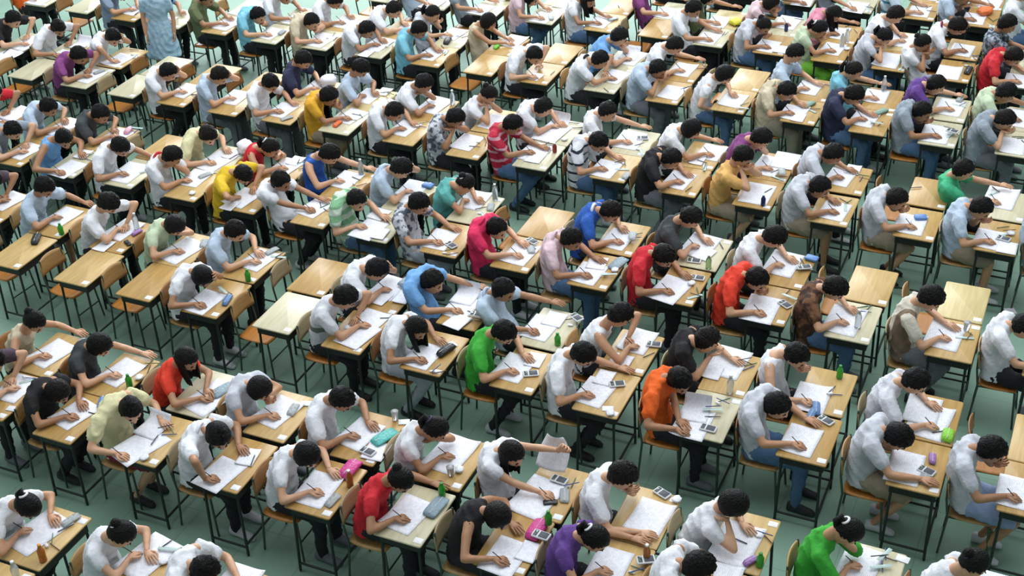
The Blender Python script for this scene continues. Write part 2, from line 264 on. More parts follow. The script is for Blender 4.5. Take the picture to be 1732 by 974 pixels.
# ------------------------------------------------------------------ seats data
SEATS = '''An7;-;t;-;;;b@25,966;
Af7;68,964;t;45,856;W.T.p.f.d.w;55,897,-12,L;s@112,893 o@70,936 n@85,920 q@120,880;white T-shirt and white-tied ponytail
Af6;-;t;203,905;W.T.b.f.d.w;238,936,-10,L;n@285,925 t@278,950 q@300,940;white T-shirt and tiny hair bun
Af5;-;t;346,968;W.T.s.m.d.w;385,985,0,A;;white T-shirt at the bottom left edge
Bn9;10,710;t;-10,612;V.T.s.m.d.w;27,657,0,A;n@48,638 d@20,690;dusky purple T-shirt
Bn8;118,751;t;98,665;K.T.m.f.d.w;127,700,-14,A;B@173,683 s@160,700;black T-shirt and chin-length black hair
Bn7;263,789;t;222,694;Y.T.s.m.r.w;213,762,-18,L 262,722,-5,C;n@285,733 s@262,745 t@245,775;cream T-shirt and maroon shorts
Bn6;400,835;t;369,738;W.P.s.m.d.w;370,804,-8,A 420,774,10,s;s@428,779;white polo shirt and black trousers
Bn5;558,878;t;519,770;W.T.m.f.d.w;537,828,0,A;P@593,795 a@591,810 q@563,846;white T-shirt, with pink pencil bag on the desk
Bn4;711,926;p;676,812;R.T.b.f.d.e;689,870,-8,A;Q@738,858 g@747,826;red T-shirt and small hair bun
Bn3;880,976;t;843,884;K.D.m.f.d.w;855,942,-4,A 900,936,0,s;P@909,897 c@921,914 g@934,883;black sleeveless dress
Bn2;-;t;1005,912;U.T.p.f.d.e;1029,958,0,A;a@1094,936 c@1094,953 n@1075,965;purple T-shirt at the bottom edge
Bn1;-;t;1180,960;W.T.s.m.d.w;1215,985,0,A;;white T-shirt, only the black head showing above the bottom edge
Bf9;87,637;t;62,537;E.V.b.f.d.e;87,598,-12,A;q@137,580;beige sleeveless top and hair bun
Bf8;200,678;t;168,584;G2.T.m.f.d.e;205,630,-10,A;g@217,642 n@255,622 t@240,640;dark grey T-shirt and white hair flower
Bf7;352,705;p;315,608;O2.T.l.f.d.l;357,673,-14,L;Q@379,660;orange-red T-shirt and long hair
Bf6;483,746;t;440,660;W2.T.m.f.d.c;470,697,-10,A;q@496,693 d@517,682;
Bf5;636,785;t;577,676;W.T.s.m.d.w;603,733,-10,A 636,764,5,s;T@651,741 c@622,765 u@671,700 d@684,712;white T-shirt, with teal pencil bag on the desk
Bf4;779,829;t;735,727;W.T.p.f.d.c;762,768,-5,L;u@762,798 t@777,795 t@829,755;
Bf3;946,889;t;866,768;W.T.l.f.d.f;895,838,-8,L 925,800,0,R;h@931,850 c@946,813 n@965,820 q@955,838;white T-shirt and long hair, turning a page
Bf2;1110,930;t;1052,806;W.T.s.m.d.r;1099,876,-4,A;c@1120,834 t@1145,845;
Bf1;1285,973;t;1247,853;W.T.m.f.g.x;1245,920,-4,L;s@1250,914 U@1270,950 g@1287,945 n@1290,905;
Bf0;-;p;1432,900;G.T.p.f.d.c;1430,948,-5,A;n@1495,940 n@1490,955 d@1530,945;bright green long T-shirt and ponytail
Bf-1;-;t;1645,955;W.T.b.f.d.w;1675,990,0,A;;white top, cut off at bottom right corner
Cn11;33,453;t;-;;;k@62,405;
Cn10;147,483;t;-;;;;
Cn9;255,508;t;-;;;;
Cn8;367,537;t;343,472;W.T.m.f.d.h;345,511,-5,A;B@385,508 n@378,490;white T-shirt, with blue pencil case on the desk
Cn7;492,562;p;-;;;;
Cn6;608,599;t;586,505;S1.T.s.m.d.w;623,545,-6,A 605,568,-10,A;p@655,538;white T-shirt with a grey band
Cn5;742,639;t;705,566;W.T.l.f.w.w;716,602,-4,A;k@755,594 d@765,582 n@737,625;white T-shirt and long loose hair
Cn4;903,667;t;851,563;G.P.s.m.d.w;868,622,-4,A 905,610,4,s;c@898,632;bright green polo shirt
Cn3;1042,710;t;985,600;W.T.s.m.d.e;1000,662,-6,A 1022,640,0,s;c@1044,650 t@1032,699 d@1028,690;white T-shirt with chest print
Cn2;1222,749;p;1149,645;O.T.s.m.d.l;1155,728,0,A 1160,690,6,C;n@1205,690 s@1206,705 c@1198,725 n@1220,680;orange T-shirt
Cn1;1397,788;t;1314,688;W2.T.s.m.j.w;1354,745,-4,A;c@1397,711 B@1374,700;
Cn0;1588,841;t;1518,740;W2.T.s.m.k.r;1525,790,0,B;U@1577,776 c@1567,797 q@1565,808;grey-white T-shirt and khaki shorts with open booklet
Cn-1;-;t;1676,762;W2.T.s.m.b.c;1712,832,0,A;;grey-white T-shirt and pale blue shorts
Cf12;5,372;t;6,312;V.T.s.m.d.w;13,340,-10,A;;dark plum T-shirt at the left edge
Cf11;103,400;t;75,314;L.P.s.m.w.e;106,367,-6,A;g@103,386;pale blue polo shirt, green bottle on the desk
Cf10;203,427;t;187,340;W.T.s.m.d.w;208,389,-6,A 176,417,0,s;U@232,394 h@216,411 b@229,375;white T-shirt, with purple pencil case on the desk
Cf9;313,452;t;303,383;N.T.m.f.d.c;307,424,-12,L;q@345,412;pale green T-shirt and brown-black bob
Cf8;430,477;t;397,392;L.T.s.m.d.w;437,440,-8,A;g@413,469 q@460,425 n@478,430;
Cf7;548,497;t;-;;;;
Cf6;668,533;t;636,457;W.T.s.m.d.h;658,487,-6,A 645,506,-6,s 683,505,4,s;n@686,484 Q@692,478;white T-shirt with black print, arm over the head
Cf5;813,548;t;731,478;B2.T.s.m.d.e;780,520,-6,A 783,490,0,C 768,553,-10,s;n@803,535 c@807,540;sky blue checked shirt
Cf4;949,592;p;851,492;L.P.s.m.d.e;907,553,-4,A 938,541,0,s;g@943,572 n@971,547 c@975,542;pale blue-white polo shirt, with green can on the pale desk
Cf3;1086,637;t;1053,527;W.V.s.m.d.w;1079,575,-4,A 1049,613,0,s;c@1106,583 p@1098,600;white sleeveless shirt, with loose slip on the desk
Cf2;1258,674;t;1195,577;K.T.s.m.d.x;1240,598,-4,L 1205,630,0,s;n@1265,620 b@1233,655 s@1260,612;black T-shirt, hand propping the head
Cf1;1424,703;t;1347,602;W.V.s.m.d.c;1367,672,0,A;g@1421,627 B@1378,697 n@1410,665;white vest, with green can on the desk
Cf0;1610,756;t;1547,646;S3.T.s.m.d.w;1572,713,-6,L 1540,690,0,A;G@1603,738 p@1590,730;white T-shirt with thin black hem stripes
Cf-1;-;t;-;;;;
Dn13;35,281;t;24,222;G3.T.s.m.d.w;42,256,-8,A;;pale grey T-shirt near the left edge
Dn12;124,300;p;111,236;B2.V.s.m.d.w;112,288,-6,A 141,262,4,s;n@148,268;pale blue sleeveless shirt with dark trim
Dn11;223,317;p;203,249;W.T.s.m.d.e;217,292,0,L;n@247,283 p@250,277;white T-shirt, arm stretched along a pale desk
Dn10;333,340;t;290,265;W.P.s.m.d.c;317,299,0,A;q@347,297 t@325,327;white shirt with bright red collar
Dn9;430,360;t;416,297;Y2.T.s.m.d.w;411,335,-8,A 385,352,0,s;;yellow T-shirt, bent low
Dn8;548,385;t;475,308;W.T.s.m.d.w;525,350,-12,A;n@545,352;white T-shirt, very short hair
Dn7;650,410;p;603,340;S5.T.s.m.j.n;620,388,-5,A 640,363,-5,s 643,397,5,s;p@655,375;pale green striped T-shirt and jeans
Dn6;770,437;t;708,346;X.T.s.m.w.w;743,405,0,A;c@763,415 n@758,425;grey-white patterned shirt
Dn5;891,463;t;840,388;M.P.s.m.d.w;879,430,-4,A;n@893,413 c@900,410 q@898,422;crimson pink polo shirt
Dn4;1023,495;t;966,406;F.P.s.m.j.w;995,463,-4,A 1010,446,8,s;Q@1051,447 t@1040,457 n@1030,462;pale pink shirt and jeans
Dn3;1171,518;t;1122,434;R.T.s.m.d.w;1133,490,-10,L;c@1180,470 t@1170,480 n@1175,495;red T-shirt and black trousers
Dn2;1326,553;t;1279,473;O2.T.s.m.d.c;1287,523,0,L;n@1335,500 c@1328,515;orange-red T-shirt, hand at the chin
Dn1;1469,584;p;1411,489;H.T.s.m.j.w;1426,542,-4,L;b@1452,540 s@1470,520 n@1460,525;brown patterned shirt
Dn0;1644,614;t;1573,505;S6.T.s.m.g.w;1597,567,-4,L;n@1632,565 u@1634,560;cream T-shirt with brown side stripe
Dn-1;-;t;1732,553;W.T.s.m.d.w;1775,620,0,A;;white T-shirt at the right edge
Df14;2,225;t;-2,158;R.T.s.m.d.w;17,207,-8,L 42,185,-8,A;;red T-shirt at the left edge
Df13;93,243;t;82,182;L.T.s.m.d.w;110,216,-8,L;q@130,222;pale blue T-shirt just ahead of the left-edge red T-shirt
Df12;170,256;t;182,196;G2.T.s.m.d.w;196,231,-6,A;f@218,222 n@238,216;dark grey T-shirt and pink pencil case
Df11;269,271;t;-;;;;
Df10;379,293;p;352,230;Y.T.s.m.d.w;365,273,-10,L 392,262,0,s;s@395,266 s@352,272 w@422,252;cream-green shirt, with white carrier bag on the desk
Df9;481,319;t;457,251;R.V.p.f.d.c;483,283,-8,A 503,271,0,s;n@508,280;red sleeveless top and white-clipped ponytail
Df8;594,342;t;556,262;B.V.s.m.d.e;576,303,-4,A;b@610,283 n@605,308;royal blue sleeveless shirt
Df7;697,362;p;677,286;L.P.s.m.d.h;698,320,0,A 685,335,-5,s;z@724,315;
Df6;810,380;p;785,313;C.T.b.f.d.w;793,337,0,A;n@817,358 q@830,350 b@837,325;teal and white top with hair ribbon
Df5;-;t;-;;;p@920,405;
Df4;1068,435;t;1032,359;B.P.s.m.d.w;1045,405,-6,A;n@1072,400 q@1070,405;royal blue polo with white collar
Df3;1213,458;p;1167,369;G2.T.s.m.d.w;1180,415,-6,L 1190,430,-12,s;c@1174,441 g2@1194,451 s@1220,415;charcoal T-shirt at the pale desk
Df2;1356,491;t;1308,402;W.T.s.m.d.w;1318,445,-4,L;n@1360,448 z@1373,438 c@1360,455;
Df1;1501,519;t;-;;;;
Df0;1661,547;y;-;;;;
En16;-15,121;p;-;;12,93,-14,L;p@17,83;
En15;45,134;p;-;;;;
En14;146,149;p;134,95;U2.T.s.m.d.w;153,129,-6,A;q@168,122;plum purple T-shirt
En13;213,164;p;-;;;;
En12;300,179;t;284,123;W.T.s.m.d.h;313,154,-6,A;n@330,158;
En11;394,196;t;370,129;L.T.s.m.g.h;396,165,0,A;;very pale blue T-shirt, hand raised to the ear
En10;491,210;t;457,141;W.T.s.m.g.w;476,186,-4,A;q@485,200;
En9;590,228;p;556,164;Y3.T.s.m.k.c;593,197,-10,A;O@571,210 n@606,200;golden yellow T-shirt
En8;700,245;t;666,191;W.T.s.m.d.w;683,217,-6,A;n@712,212;
En7;807,271;t;769,201;X.T.s.m.d.b;785,240,-4,A;n@815,238 s@803,248;grey-white print T-shirt, hands at the face
En6;922,289;p;866,212;M2.T.s.m.j.w;893,255,-6,L 905,268,0,s;n@926,250 r@938,250;crimson and white striped T-shirt
En5;1057,307;t;1011,241;S2.T.s.m.j.w;1019,285,-4,A;n@1052,280 q@1060,297 p@1048,275;white T-shirt with navy stripes
En4;1175,334;t;1134,270;K.T.s.m.g.w;1148,305,-6,A;s@1165,320;black T-shirt just ahead of the navy-striped student
En3;1302,356;t;1256,264;A.T.s.m.k.b;1281,328,0,L;v@1291,340 s@1300,322;apricot T-shirt
En2;1431,387;t;1385,323;W2.T.s.m.k.w;1411,357,-4,A;n@1430,345;white T-shirt and black belt over khaki shorts
En1;1578,412;t;1516,338;W2.T.s.m.k.c;1540,380,0,A 1515,378,0,s;z@1557,369;grey-white T-shirt and khaki shorts, blue-white pack on the desk
En0;1718,435;t;1658,353;L.T.s.m.k.c;1672,405,-4,A 1703,420,0,s;t@1710,395 n@1700,390 c@1697,405;pale blue T-shirt and khaki shorts
En-1;-;t;1737,338;L.P.s.m.d.w;1770,380,0,A;;pale blue shirt at the right edge
Ef16;50,92;p;41,37;K.T.s.m.d.w;48,74,-8,L;;black T-shirt in the top left corner
Ef15;115,101;p;112,50;W.T.s.m.d.w;104,91,-6,s 138,76,0,C;;
Ef14;208,115;t;191,64;W.T.s.m.d.h;200,102,-6,A;n@230,90;
Ef13;-;p;-;;;;
Ef12;-;t;-;;;;
Ef11;-;t;-;;;;
Ef10;-;y;512,102;I.T.s.m.d.w;535,150,0,L;w@555,138;navy blue T-shirt
Ef9;-;y;609,114;L.P.s.m.d.w;622,163,-4,A 650,156,0,s;n@655,163;
Ef8;-;t;716,142;W.T.s.m.d.c;735,178,-6,L;b@765,165 n@745,192;
Ef7;-;t;831,160;W.T.b.f.d.b;837,207,-6,A;;white T-shirt and dark hair bun, hands together
Ef6;-;p;918,183;W.T.s.m.d.w;950,204,-6,C 925,225,-6,L;t@955,236 n@975,214;
Ef5;-;p;1027,190;W.T.s.m.d.e;1065,237,0,L;c@1087,234 n@1085,250;white T-shirt, left arm stretched along the desk
Ef4;-;t;1169,219;W.T.m.m.d.e;1203,258,-4,A 1180,272,0,s;n@1190,280;
Ef3;-;t;1286,235;U2.T.s.m.d.c;1300,281,-6,L 1330,270,0,A;n@1315,295 q@1322,296;mauve T-shirt
Ef2;-;t;1407,262;W2.T.s.m.d.w;1420,300,-6,A 1443,288,0,s;n@1455,300;
Ef1;-;t;-;;;p@1520,312;
Ef0;-;p;1624,288;G4.T.s.m.d.e;1640,325,-4,L;n@1665,317;sea green T-shirt
Fn17;80,10;p;27,-14;O.T.s.m.d.w;70,0,0,A;;orange shirt at the top left
Fn16;149,22;p;-;;;;
Fn15;227,36;t;205,-12;J.T.s.m.d.w;228,17,-6,A;s@232,22;
Fn14;-;p;279,0;B2.T.s.m.d.w;288,33,0,s;;blue checked shirt, beside the standing woman
Fn13;378,58;t;350,-3;Z.T.s.m.d.w;385,40,-6,L;;olive green T-shirt
Fn12;465,75;p;437,32;C2.T.s.m.d.c;458,57,-8,A;q@477,55;pale turquoise shirt
Fn11;552,85;p;527,41;E.T.s.m.d.c;543,68,-6,L;n@560,62;beige T-shirt ahead of the pale turquoise shirt
Fn10;646,98;p;620,52;W.T.s.m.d.w;640,75,-6,L 615,95,0,s;n@660,76;
Fn9;742,113;t;708,51;C2.T.s.m.d.w;729,92,-4,A;n@755,82;loose cyan shirt
Fn8;816,126;t;-;;;;
Fn7;923,144;t;905,97;W.T.s.m.d.w;906,130,-6,s;p@935,123;
Fn6;1040,157;p;1014,102;W.T.s.m.d.w;1040,130,-8,A;s@1025,152;white T-shirt with black collar
Fn5;1145,177;t;1112,118;L.T.s.m.g.b;1137,157,-4,A;n@1160,152;pale blue T-shirt, both hands at the mouth
Fn4;1258,192;t;1225,126;W.T.m.f.j.n;1240,170,-4,A;n@1255,180;white T-shirt, hand off the desk
Fn3;1377,212;t;1329,155;E.P.s.m.K.w;1336,190,-4,A 1350,200,0,s;n@1372,180 G5@1368,178;beige grey shirt and khaki trousers
Fn2;1495,230;t;1443,162;I.T.s.m.j.w;1457,201,-6,A;G5@1490,190 n@1482,205;navy T-shirt and blue jeans
Fn1;1614,252;p;1558,192;G3.T.s.m.j.c;1583,227,0,L;n@1608,222 c@1610,228;grey T-shirt and jeans, hands folded near the chin
Fn0;-;p;1698,204;G3.T.s.m.g.b;1712,247,0,A;n@1725,237;grey T-shirt, both hands at the chin
Ff13;-;p;-;;412,18,-6,A;;
Ff12;-;p;481,-6;W.P.s.m.d.w;500,33,0,A 515,28,0,s;;white shirt with red collar at the top edge
Ff11;-;t;566,2;W.T.s.m.d.w;582,38,-6,A;;
Ff10;-;t;670,18;W.T.s.m.d.w;688,50,-6,A;;
Ff9;-;p;731,24;W2.T.p.f.d.c;762,57,-8,A;k@757,70 n@780,58;pale grey T-shirt and thick dark ponytail
Ff8;-;t;826,37;E.V.m.f.d.w;868,70,-6,A;x@840,80;beige sleeveless top, lime green item in hand
Ff7;-;t;-;;;;
Ff6;-;p;1052,64;B2.T.s.m.d.c;1075,88,-6,L 1080,78,0,C;;sky blue T-shirt
Ff5;-;t;1140,78;W.T.s.m.d.e;1155,118,-4,A;n@1192,113;
Ff4;-;t;-;;;;
Ff3;-;t;1343,91;L.T.s.m.d.w;1363,148,-4,A;n@1400,142;
Ff2;-;t;1443,121;C2.T.p.f.d.e;1480,163,0,A;b@1496,142;turquoise T-shirt and ponytail
Ff1;-;p;1582,145;U.T.s.m.d.e;1607,182,-4,L;q@1625,165 n@1622,172;deep purple T-shirt at the upper right
Ff0;-;p;1700,159;N.T.s.m.d.e;1720,200,-4,L;;pale green T-shirt ahead of the deep purple one
Gn11;-;p;-;;;;
Gn10;-;p;702,-20;L.T.s.m.d.w;730,8,-4,A;;
Gn9;-;p;790,-16;G3.T.s.m.d.w;812,16,-6,A;;
Gn8;-;p;900,6;F.T.m.f.j.w;918,30,-4,A;q@932,30;pale pink T-shirt and jeans
Gn7;-;t;993,0;W.T.l.f.j.w;1015,38,-4,A;q@1037,33;white T-shirt, dark ponytail and blue jeans
Gn6;1108,62;t;-;;;;
Gn5;-;p;1172,16;W.T.s.m.d.w;1198,65,-4,A;n@1222,55;
Gn4;-;t;1291,44;W2.T.b.f.j.c;1297,78,-6,A 1325,85,0,s;;grey-white T-shirt, top bun and jeans
Gn3;-;t;1385,50;N.T.p.f.l.c;1408,83,-6,A;b@1425,68 t@1433,83;pale green top and lime green trousers
Gn2;-;t;1494,63;W2.T.p.f.j.b;1502,102,-4,L;g@1527,95 n@1525,108;grey T-shirt, ponytail and green bottle on the desk
Gn1;1637,143;t;1560,74;W.T.b.f.w.b;1605,123,0,A;k@1638,120 n@1640,108;white T-shirt and white-tied hair bun
Gn0;-;p;1713,97;R.T.s.m.d.w;1720,137,0,A;;red T-shirt in the top right corner
Gf9;-;y;-;;830,13,0,s;y@855,3;
Gf8;-;t;-;;955,7,0,A;;
Gf7;-;t;-;;;p@1046,10;
Gf6;-;p;1102,-22;U2.T.s.m.d.e;1127,22,-4,A;;violet T-shirt at the top edge
Gf5;-;y;1198,-4;Z.T.m.f.d.e;1215,37,-4,A;y@1243,40;olive top with yellow bag at the top edge
Gf4;-;p;1304,5;F.T.m.f.d.c;1332,38,-4,L;v@1330,46 s@1353,30;pale pink T-shirt, with small blue bottle on the desk
Gf3;-;t;1409,24;F2.T.l.f.d.e;1415,56,-4,A;n@1440,48 b@1433,60;pink patterned T-shirt and long hair
Gf2;-;y;1513,26;W.T.s.m.d.w;1525,68,0,L;;white T-shirt, behind the dark-red-collar shirt
Gf1;-;t;1618,45;W.P.s.m.d.h;1627,85,-4,A;n@1650,98;white shirt with dark red collar
Gf0;-;p;1703,42;X2.T.s.m.d.w;1755,100,0,A;;dark grey checked shirt
Hn6;-;p;1150,-28;B2.T.s.m.d.w;;;
Hn5;-;p;1240,-22;C2.T.s.m.d.w;;;turquoise shirt at the top edge
Hn4;-;t;1335,-22;W.T.s.m.j.w;1358,3,0,A;;
Hn3;-;p;1412,-12;G3.T.l.f.d.e;1447,13,-4,A;n@1468,10;pale grey T-shirt and long hair at the top edge
Hn2;-;t;1535,-14;S7.T.s.m.d.w;1555,20,0,A;n@1568,15;teal-striped pale blue shirt
Hn1;-;t;1628,-6;L.T.s.m.d.c;1640,31,0,A;y2@1666,22 n@1678,38;pale blue T-shirt, with orange bag on the desk
Hn0;-;p;1738,-12;W.T.s.m.j.w;;;
Hf2;-;t;-;;1570,-8,0,A;;
Hf1;-;t;1640,-36;F.T.s.m.d.e;1675,7,-4,A;;'''
FILE_Y = dict(A=4.80, B=6.83, C=8.92, D=10.82, E=12.91, F=15.10, G=17.0, H=18.85)
COLX = dict(A={5: -4.95, 6: -5.78, 7: -6.79}, B={0: -0.6, 1: -1.59, 2: -2.4, 3: -3.2, 4: -4.13, 5: -4.98, 6: -5.84, 7: -6.69, 8: -7.58}, C={0: -0.49, 1: -1.41, 2: -2.3, 3: -3.25, 4: -4.12, 5: -4.99, 6: -5.85, 8: -7.49, 9: -8.31, 10: -9.11, 11: -10.02}, D={0: -0.52, 1: -1.44, 2: -2.25, 3: -3.17, 4: -4.06, 5: -4.93, 6: -5.76, 7: -6.61, 8: -7.39, 10: -9.15, 11: -9.98, 12: -10.8, 13: -11.6}, E={0: -0.38, 1: -1.2, 2: -2.1, 5: -4.66, 6: -5.61, 7: -6.47, 8: -7.37, 9: -8.28, 10: -9.09, 11: -9.93, 12: -10.78, 13: -11.6, 14: -12.3, 15: -13.27}, F={1: -1.33, 2: -2.15, 3: -2.99, 4: -3.88, 6: -5.59, 7: -6.52, 8: -7.45, 9: -8.11, 10: -8.99, 11: -9.86, 12: -10.66, 13: -11.57, 15: -13.13, 16: -14.02}, G={1: -1.45, 2: -2.27, 3: -3.09, 4: -3.87, 5: -4.73, 6: -5.7, 7: -6.32, 8: -7.23, 9: -8.12, 10: -8.95}, H={1: -1.38, 2: -2.21, 3: -3.08})
DW, DL, DH = .43, .655, .76          # desk depth, length, height
def colx(p, k):
    d = COLX[p]
    if k in d: return d[k]
    lo = [q for q in d if q < k]; hi = [q for q in d if q > k]
    if lo and hi: a, b = max(lo), min(hi); return d[a]+(d[b]-d[a])*(k-a)/(b-a)
    if lo: return d[max(lo)]-.855*(k-max(lo))
    return d[min(hi)]+.87*(min(hi)-k)
S = []
for line in SEATS.strip().split('\n'):
    c, nf, dc, hd, look, pap, it, who = line.split(';')
    s = dict(code=c, p=c[0], far=c[1] == 'f', k=int(c[2:]), dc=dc, who=who.strip())
    s['rng'] = random.Random(sum(ord(ch)*(i+7)**2 for i, ch in enumerate(c)))
    s['y'] = FILE_Y[s['p']]+(.665 if s['far'] else 0)
    s['x'] = colx(s['p'], s['k'])
    if nf != '-':
        u, v = map(float, nf.split(',')); q = on_z(u, v, DH)
        s['x'] = .3*s['x']+.7*max(s['x']-.22, min(s['x']+.22, q[0])); s['y'] += max(-.09, min(.09, (q[1]-s['y'])*.6))
    s['head'] = None if hd == '-' else tuple(map(float, hd.split(',')))
    s['look'] = look.split('.') if look else None
    s['pap'] = [(float(a[0]), float(a[1]), float(a[2]), a[3]) for a in (q.split(',') for q in pap.split())]
    s['it'] = [(a.split('@')[0], *map(float, a.split('@')[1].split(','))) for a in it.split()]
    S.append(s)
BY = {s['code']: s for s in S}
for s in S:                               # a pair of desks touches end to end; keep a hair's gap
    if s['far']:
        for dk in (-1, 0, 1):
            n = BY.get(s['p']+'n'+str(s['k']+dk))
            if n and abs(n['x']-s['x']) < DW: s['y'] = max(s['y'], n['y']+DL+.006)
    s['rz'] = 0.0
for s in sorted(S, key=lambda q: q['x']): # desks of one file never closer than .79
    b = BY.get(s['code'][:2]+str(s['k']+1))
    if b and s['x']-b['x'] < .80: s['x'] = b['x']+.80

# who is who: a short phrase for each person, other seats are named by their place relative to such a person
shorts = {}
for s in S:
    if s['who'] == 'x': s['who'] = ''
    if s['who']: shorts.setdefault(s['who'].split(',')[0], []).append(s)
for k_, v in shorts.items():
    if len(v) == 1 and (len(k_.split()) <= 6) and k_ not in ('white T-shirt', 'pale blue shirt', 'grey T-shirt', 'grey-white T-shirt', 'pale pink T-shirt', 'black T-shirt', 'pale blue T-shirt', 'pale grey T-shirt'): v[0]['lm'] = k_
NUM = {1: 'one', 2: 'two', 3: 'three', 4: 'four', 5: 'five', 6: 'six', 7: 'seven'}
def relation(s):
    if s.get('lm'): return None
    best = None
    for t in S:
        if not t.get('lm') or t['p'] != s['p']: continue
        dk = t['k']-s['k']; d = abs(dk)+(0 if t['far'] == s['far'] else .6)+len(t['lm'])*.02
        if best is None or d < best[0]: best = (d, t, dk)
    if best is None:
        for t in S:
            if t.get('lm') and abs(ord(t['p'])-ord(s['p'])) <= 1:
                dk = t['k']-s['k']; d = abs(dk)+3
                if best is None or d < best[0]: best = (d, t, dk)
    _, t, dk = best
    if t['p'] != s['p']:
        row = 'across the near aisle' if s['p'] < t['p'] else 'across the far aisle'
        return row+(' far desk,' if s['far'] else ' near desk,')+(' level with ' if dk == 0 else ' '+NUM[abs(dk)]+(' ahead of ' if dk > 0 else ' behind '))+'student in '+t['lm']
    al = '' if dk == 0 else (NUM[abs(dk)]+(' place ' if abs(dk) == 1 else ' places ')+('ahead' if dk > 0 else 'behind'))
    if t['p'] != s['p']: side = ' across the aisle'
    elif t['far'] == s['far']: side = ''
    else: side = ' beyond' if s['far'] else ' in front beside'
    if t['far'] == s['far'] and t['p'] == s['p']: return al+(' of ' if dk > 0 else ' ')+'student in '+t['lm']
    if dk == 0: return ('just beyond ' if s['far'] else 'on the near side of ')+'student in '+t['lm']
    return al+(', far side, of ' if s['far'] else ', near side, of ')+'student in '+t['lm']
for s in S: s['rel'] = relation(s)
def at(s):                                # "... of the orange T-shirt student" / "... two places ahead of ..."
    if s.get('lm'): return 'of student in '+s['lm']
    return s['rel']
CN = dict(W='white', W2='grey-white', L='pale blue', E='beige', Y='cream', Y2='yellow', Y3='golden', K='black', V='plum', U='purple', U2='mauve', R='red', O='orange', O2='orange-red',
          G='green', G2='charcoal', G3='grey', G4='green', N='pale green', B='blue', B2='sky blue', C='teal', C2='turquoise', M='crimson', F='pale pink', F2='pink', A='apricot', Z='olive', I='navy', J='blue-grey')
# ------------------------------------------------------------------ desks and chairs
def make_desk():
    t = empty('school_desk', (0, 0, -9))
    # origin: middle of the top's footprint, on the floor; x towards the front edge
    obj('desk_top', Geo().box((0, 0, DH-.010), (DW, DL, .020), bev=.018).mesh('desk_top', TAN[0]), t)
    g = Geo(); z0, z1 = DH-.115, DH-.022; tx, ty = DW-.06, DL-.10
    g.box((0, 0, z0), (tx, ty, .006)); g.box((tx/2, 0, (z0+z1)/2), (.006, ty, z1-z0))
    for sg in (-1, 1): g.box((0, sg*ty/2, (z0+z1)/2), (tx, .006, z1-z0))
    obj('book_tray', g.mesh('book_tray', TRAY, False), t)
    for sx in (-1, 1):
        for sy in (-1, 1):
            obj('leg', Geo().tube([(sx*.165, sy*.27, DH-.022), (sx*.18, sy*.285, .012)], .0125, n=8).mesh('desk_leg', STEEL), t)
    for sy in (-1, 1): obj('foot_rail', Geo().tube([(-.18, sy*.285, .10), (.18, sy*.285, .10)], .011, n=6).mesh('foot_rail', STEEL), t)
    obj('cross_rail', Geo().tube([(.178, -.283, .13), (.178, .283, .13)], .011, n=6, ref=(1, 0, 0)).mesh('cross_rail', STEEL), t)
    obj('number_slip', Geo().box((.165, -.265, DH+.0012), (.075, .06, .0022), bev=.004).mesh('number_slip', SLIP), t)
    return t
def make_chair():
    t = empty('school_chair', (0, 0, -9))
    g = Geo(); n = 9                       # moulded seat, slightly dished
    V = []; Fc = []
    for zt in (0, 1):
        for i in range(n):
            for j in range(n):
                u, v = i/(n-1)*2-1, j/(n-1)*2-1
                k = 1-.10*(abs(u*v))**3
                V.append((u*.18*k, v*.185*k, .43+.006*(u*u+v*v)-(.010 if u > .9 else 0)-(.012 if zt == 0 else 0)))
    for i in range(n-1):
        for j in range(n-1):
            a = i*n+j; q = (a, a+1, a+n+1, a+n); Fc.append(q); Fc.append(tuple(n*n+x for x in q[::-1]))
    rim = [i*n for i in range(n)]+[(n-1)*n+j for j in range(1, n)]+[i*n+n-1 for i in range(n-2, -1, -1)]+[j for j in range(n-2, 0, -1)]
    for a, b in zip(rim, rim[1:]+rim[:1]): Fc.append((a, b, n*n+b, n*n+a))
    g.add(V, Fc); obj('seat', g.mesh('seat', SEATW[0]), t)
    g = Geo(); V = []; Fc = []; nu, nv = 11, 6
    for zt in (0, 1):
        for i in range(nu):
            for j in range(nv):
                u, v = i/(nu-1)*2-1, j/(nv-1)*2-1
                k = 1-.16*(max(0, v)**2)
                V.append((-.218+.022*u*u-.012*zt-.012*v, u*.185*k, .715+v*.095*(1-.22*u*u*(v > 0))))
    for i in range(nu-1):
        for j in range(nv-1):
            a = i*nv+j; q = (a, a+nv, a+nv+1, a+1); Fc.append(q); Fc.append(tuple(nu*nv+x for x in q[::-1]))
    rim = [i*nv for i in range(nu)]+[(nu-1)*nv+j for j in range(1, nv)]+[i*nv+nv-1 for i in range(nu-2, -1, -1)]+[j for j in range(nv-2, 0, -1)]
    for a, b in zip(rim, rim[1:]+rim[:1]): Fc.append((b, a, nu*nv+a, nu*nv+b))
    g.add(V, Fc); obj('backrest', g.mesh('backrest', PLY[0]), t)
    for sy in (-1, 1):
        obj('leg', Geo().tube([(.155, sy*.15, .415), (.19, sy*.175, .012)], .0105, n=7).mesh('chair_leg', STEEL2), t)
        obj('leg', Geo().tube([(-.212, sy*.16, .79), (-.205, sy*.165, .60), (-.175, sy*.165, .41), (-.205, sy*.175, .012)], .0105, n=7).mesh('chair_rear_leg', STEEL2), t)
        obj('side_rail', Geo().tube([(.155, sy*.15, .412), (-.175, sy*.162, .412)], .009, n=6).mesh('side_rail', STEEL2), t)
    obj('cross_rail', Geo().tube([(.172, -.16, .20), (.172, .16, .20)], .008, n=6, ref=(1, 0, 0)).mesh('chair_cross_rail', STEEL2), t)
    return t
desk0, chair0 = make_desk(), make_chair(); proto_children(None)
def kids(o): return [c for c in o.children]
first = True
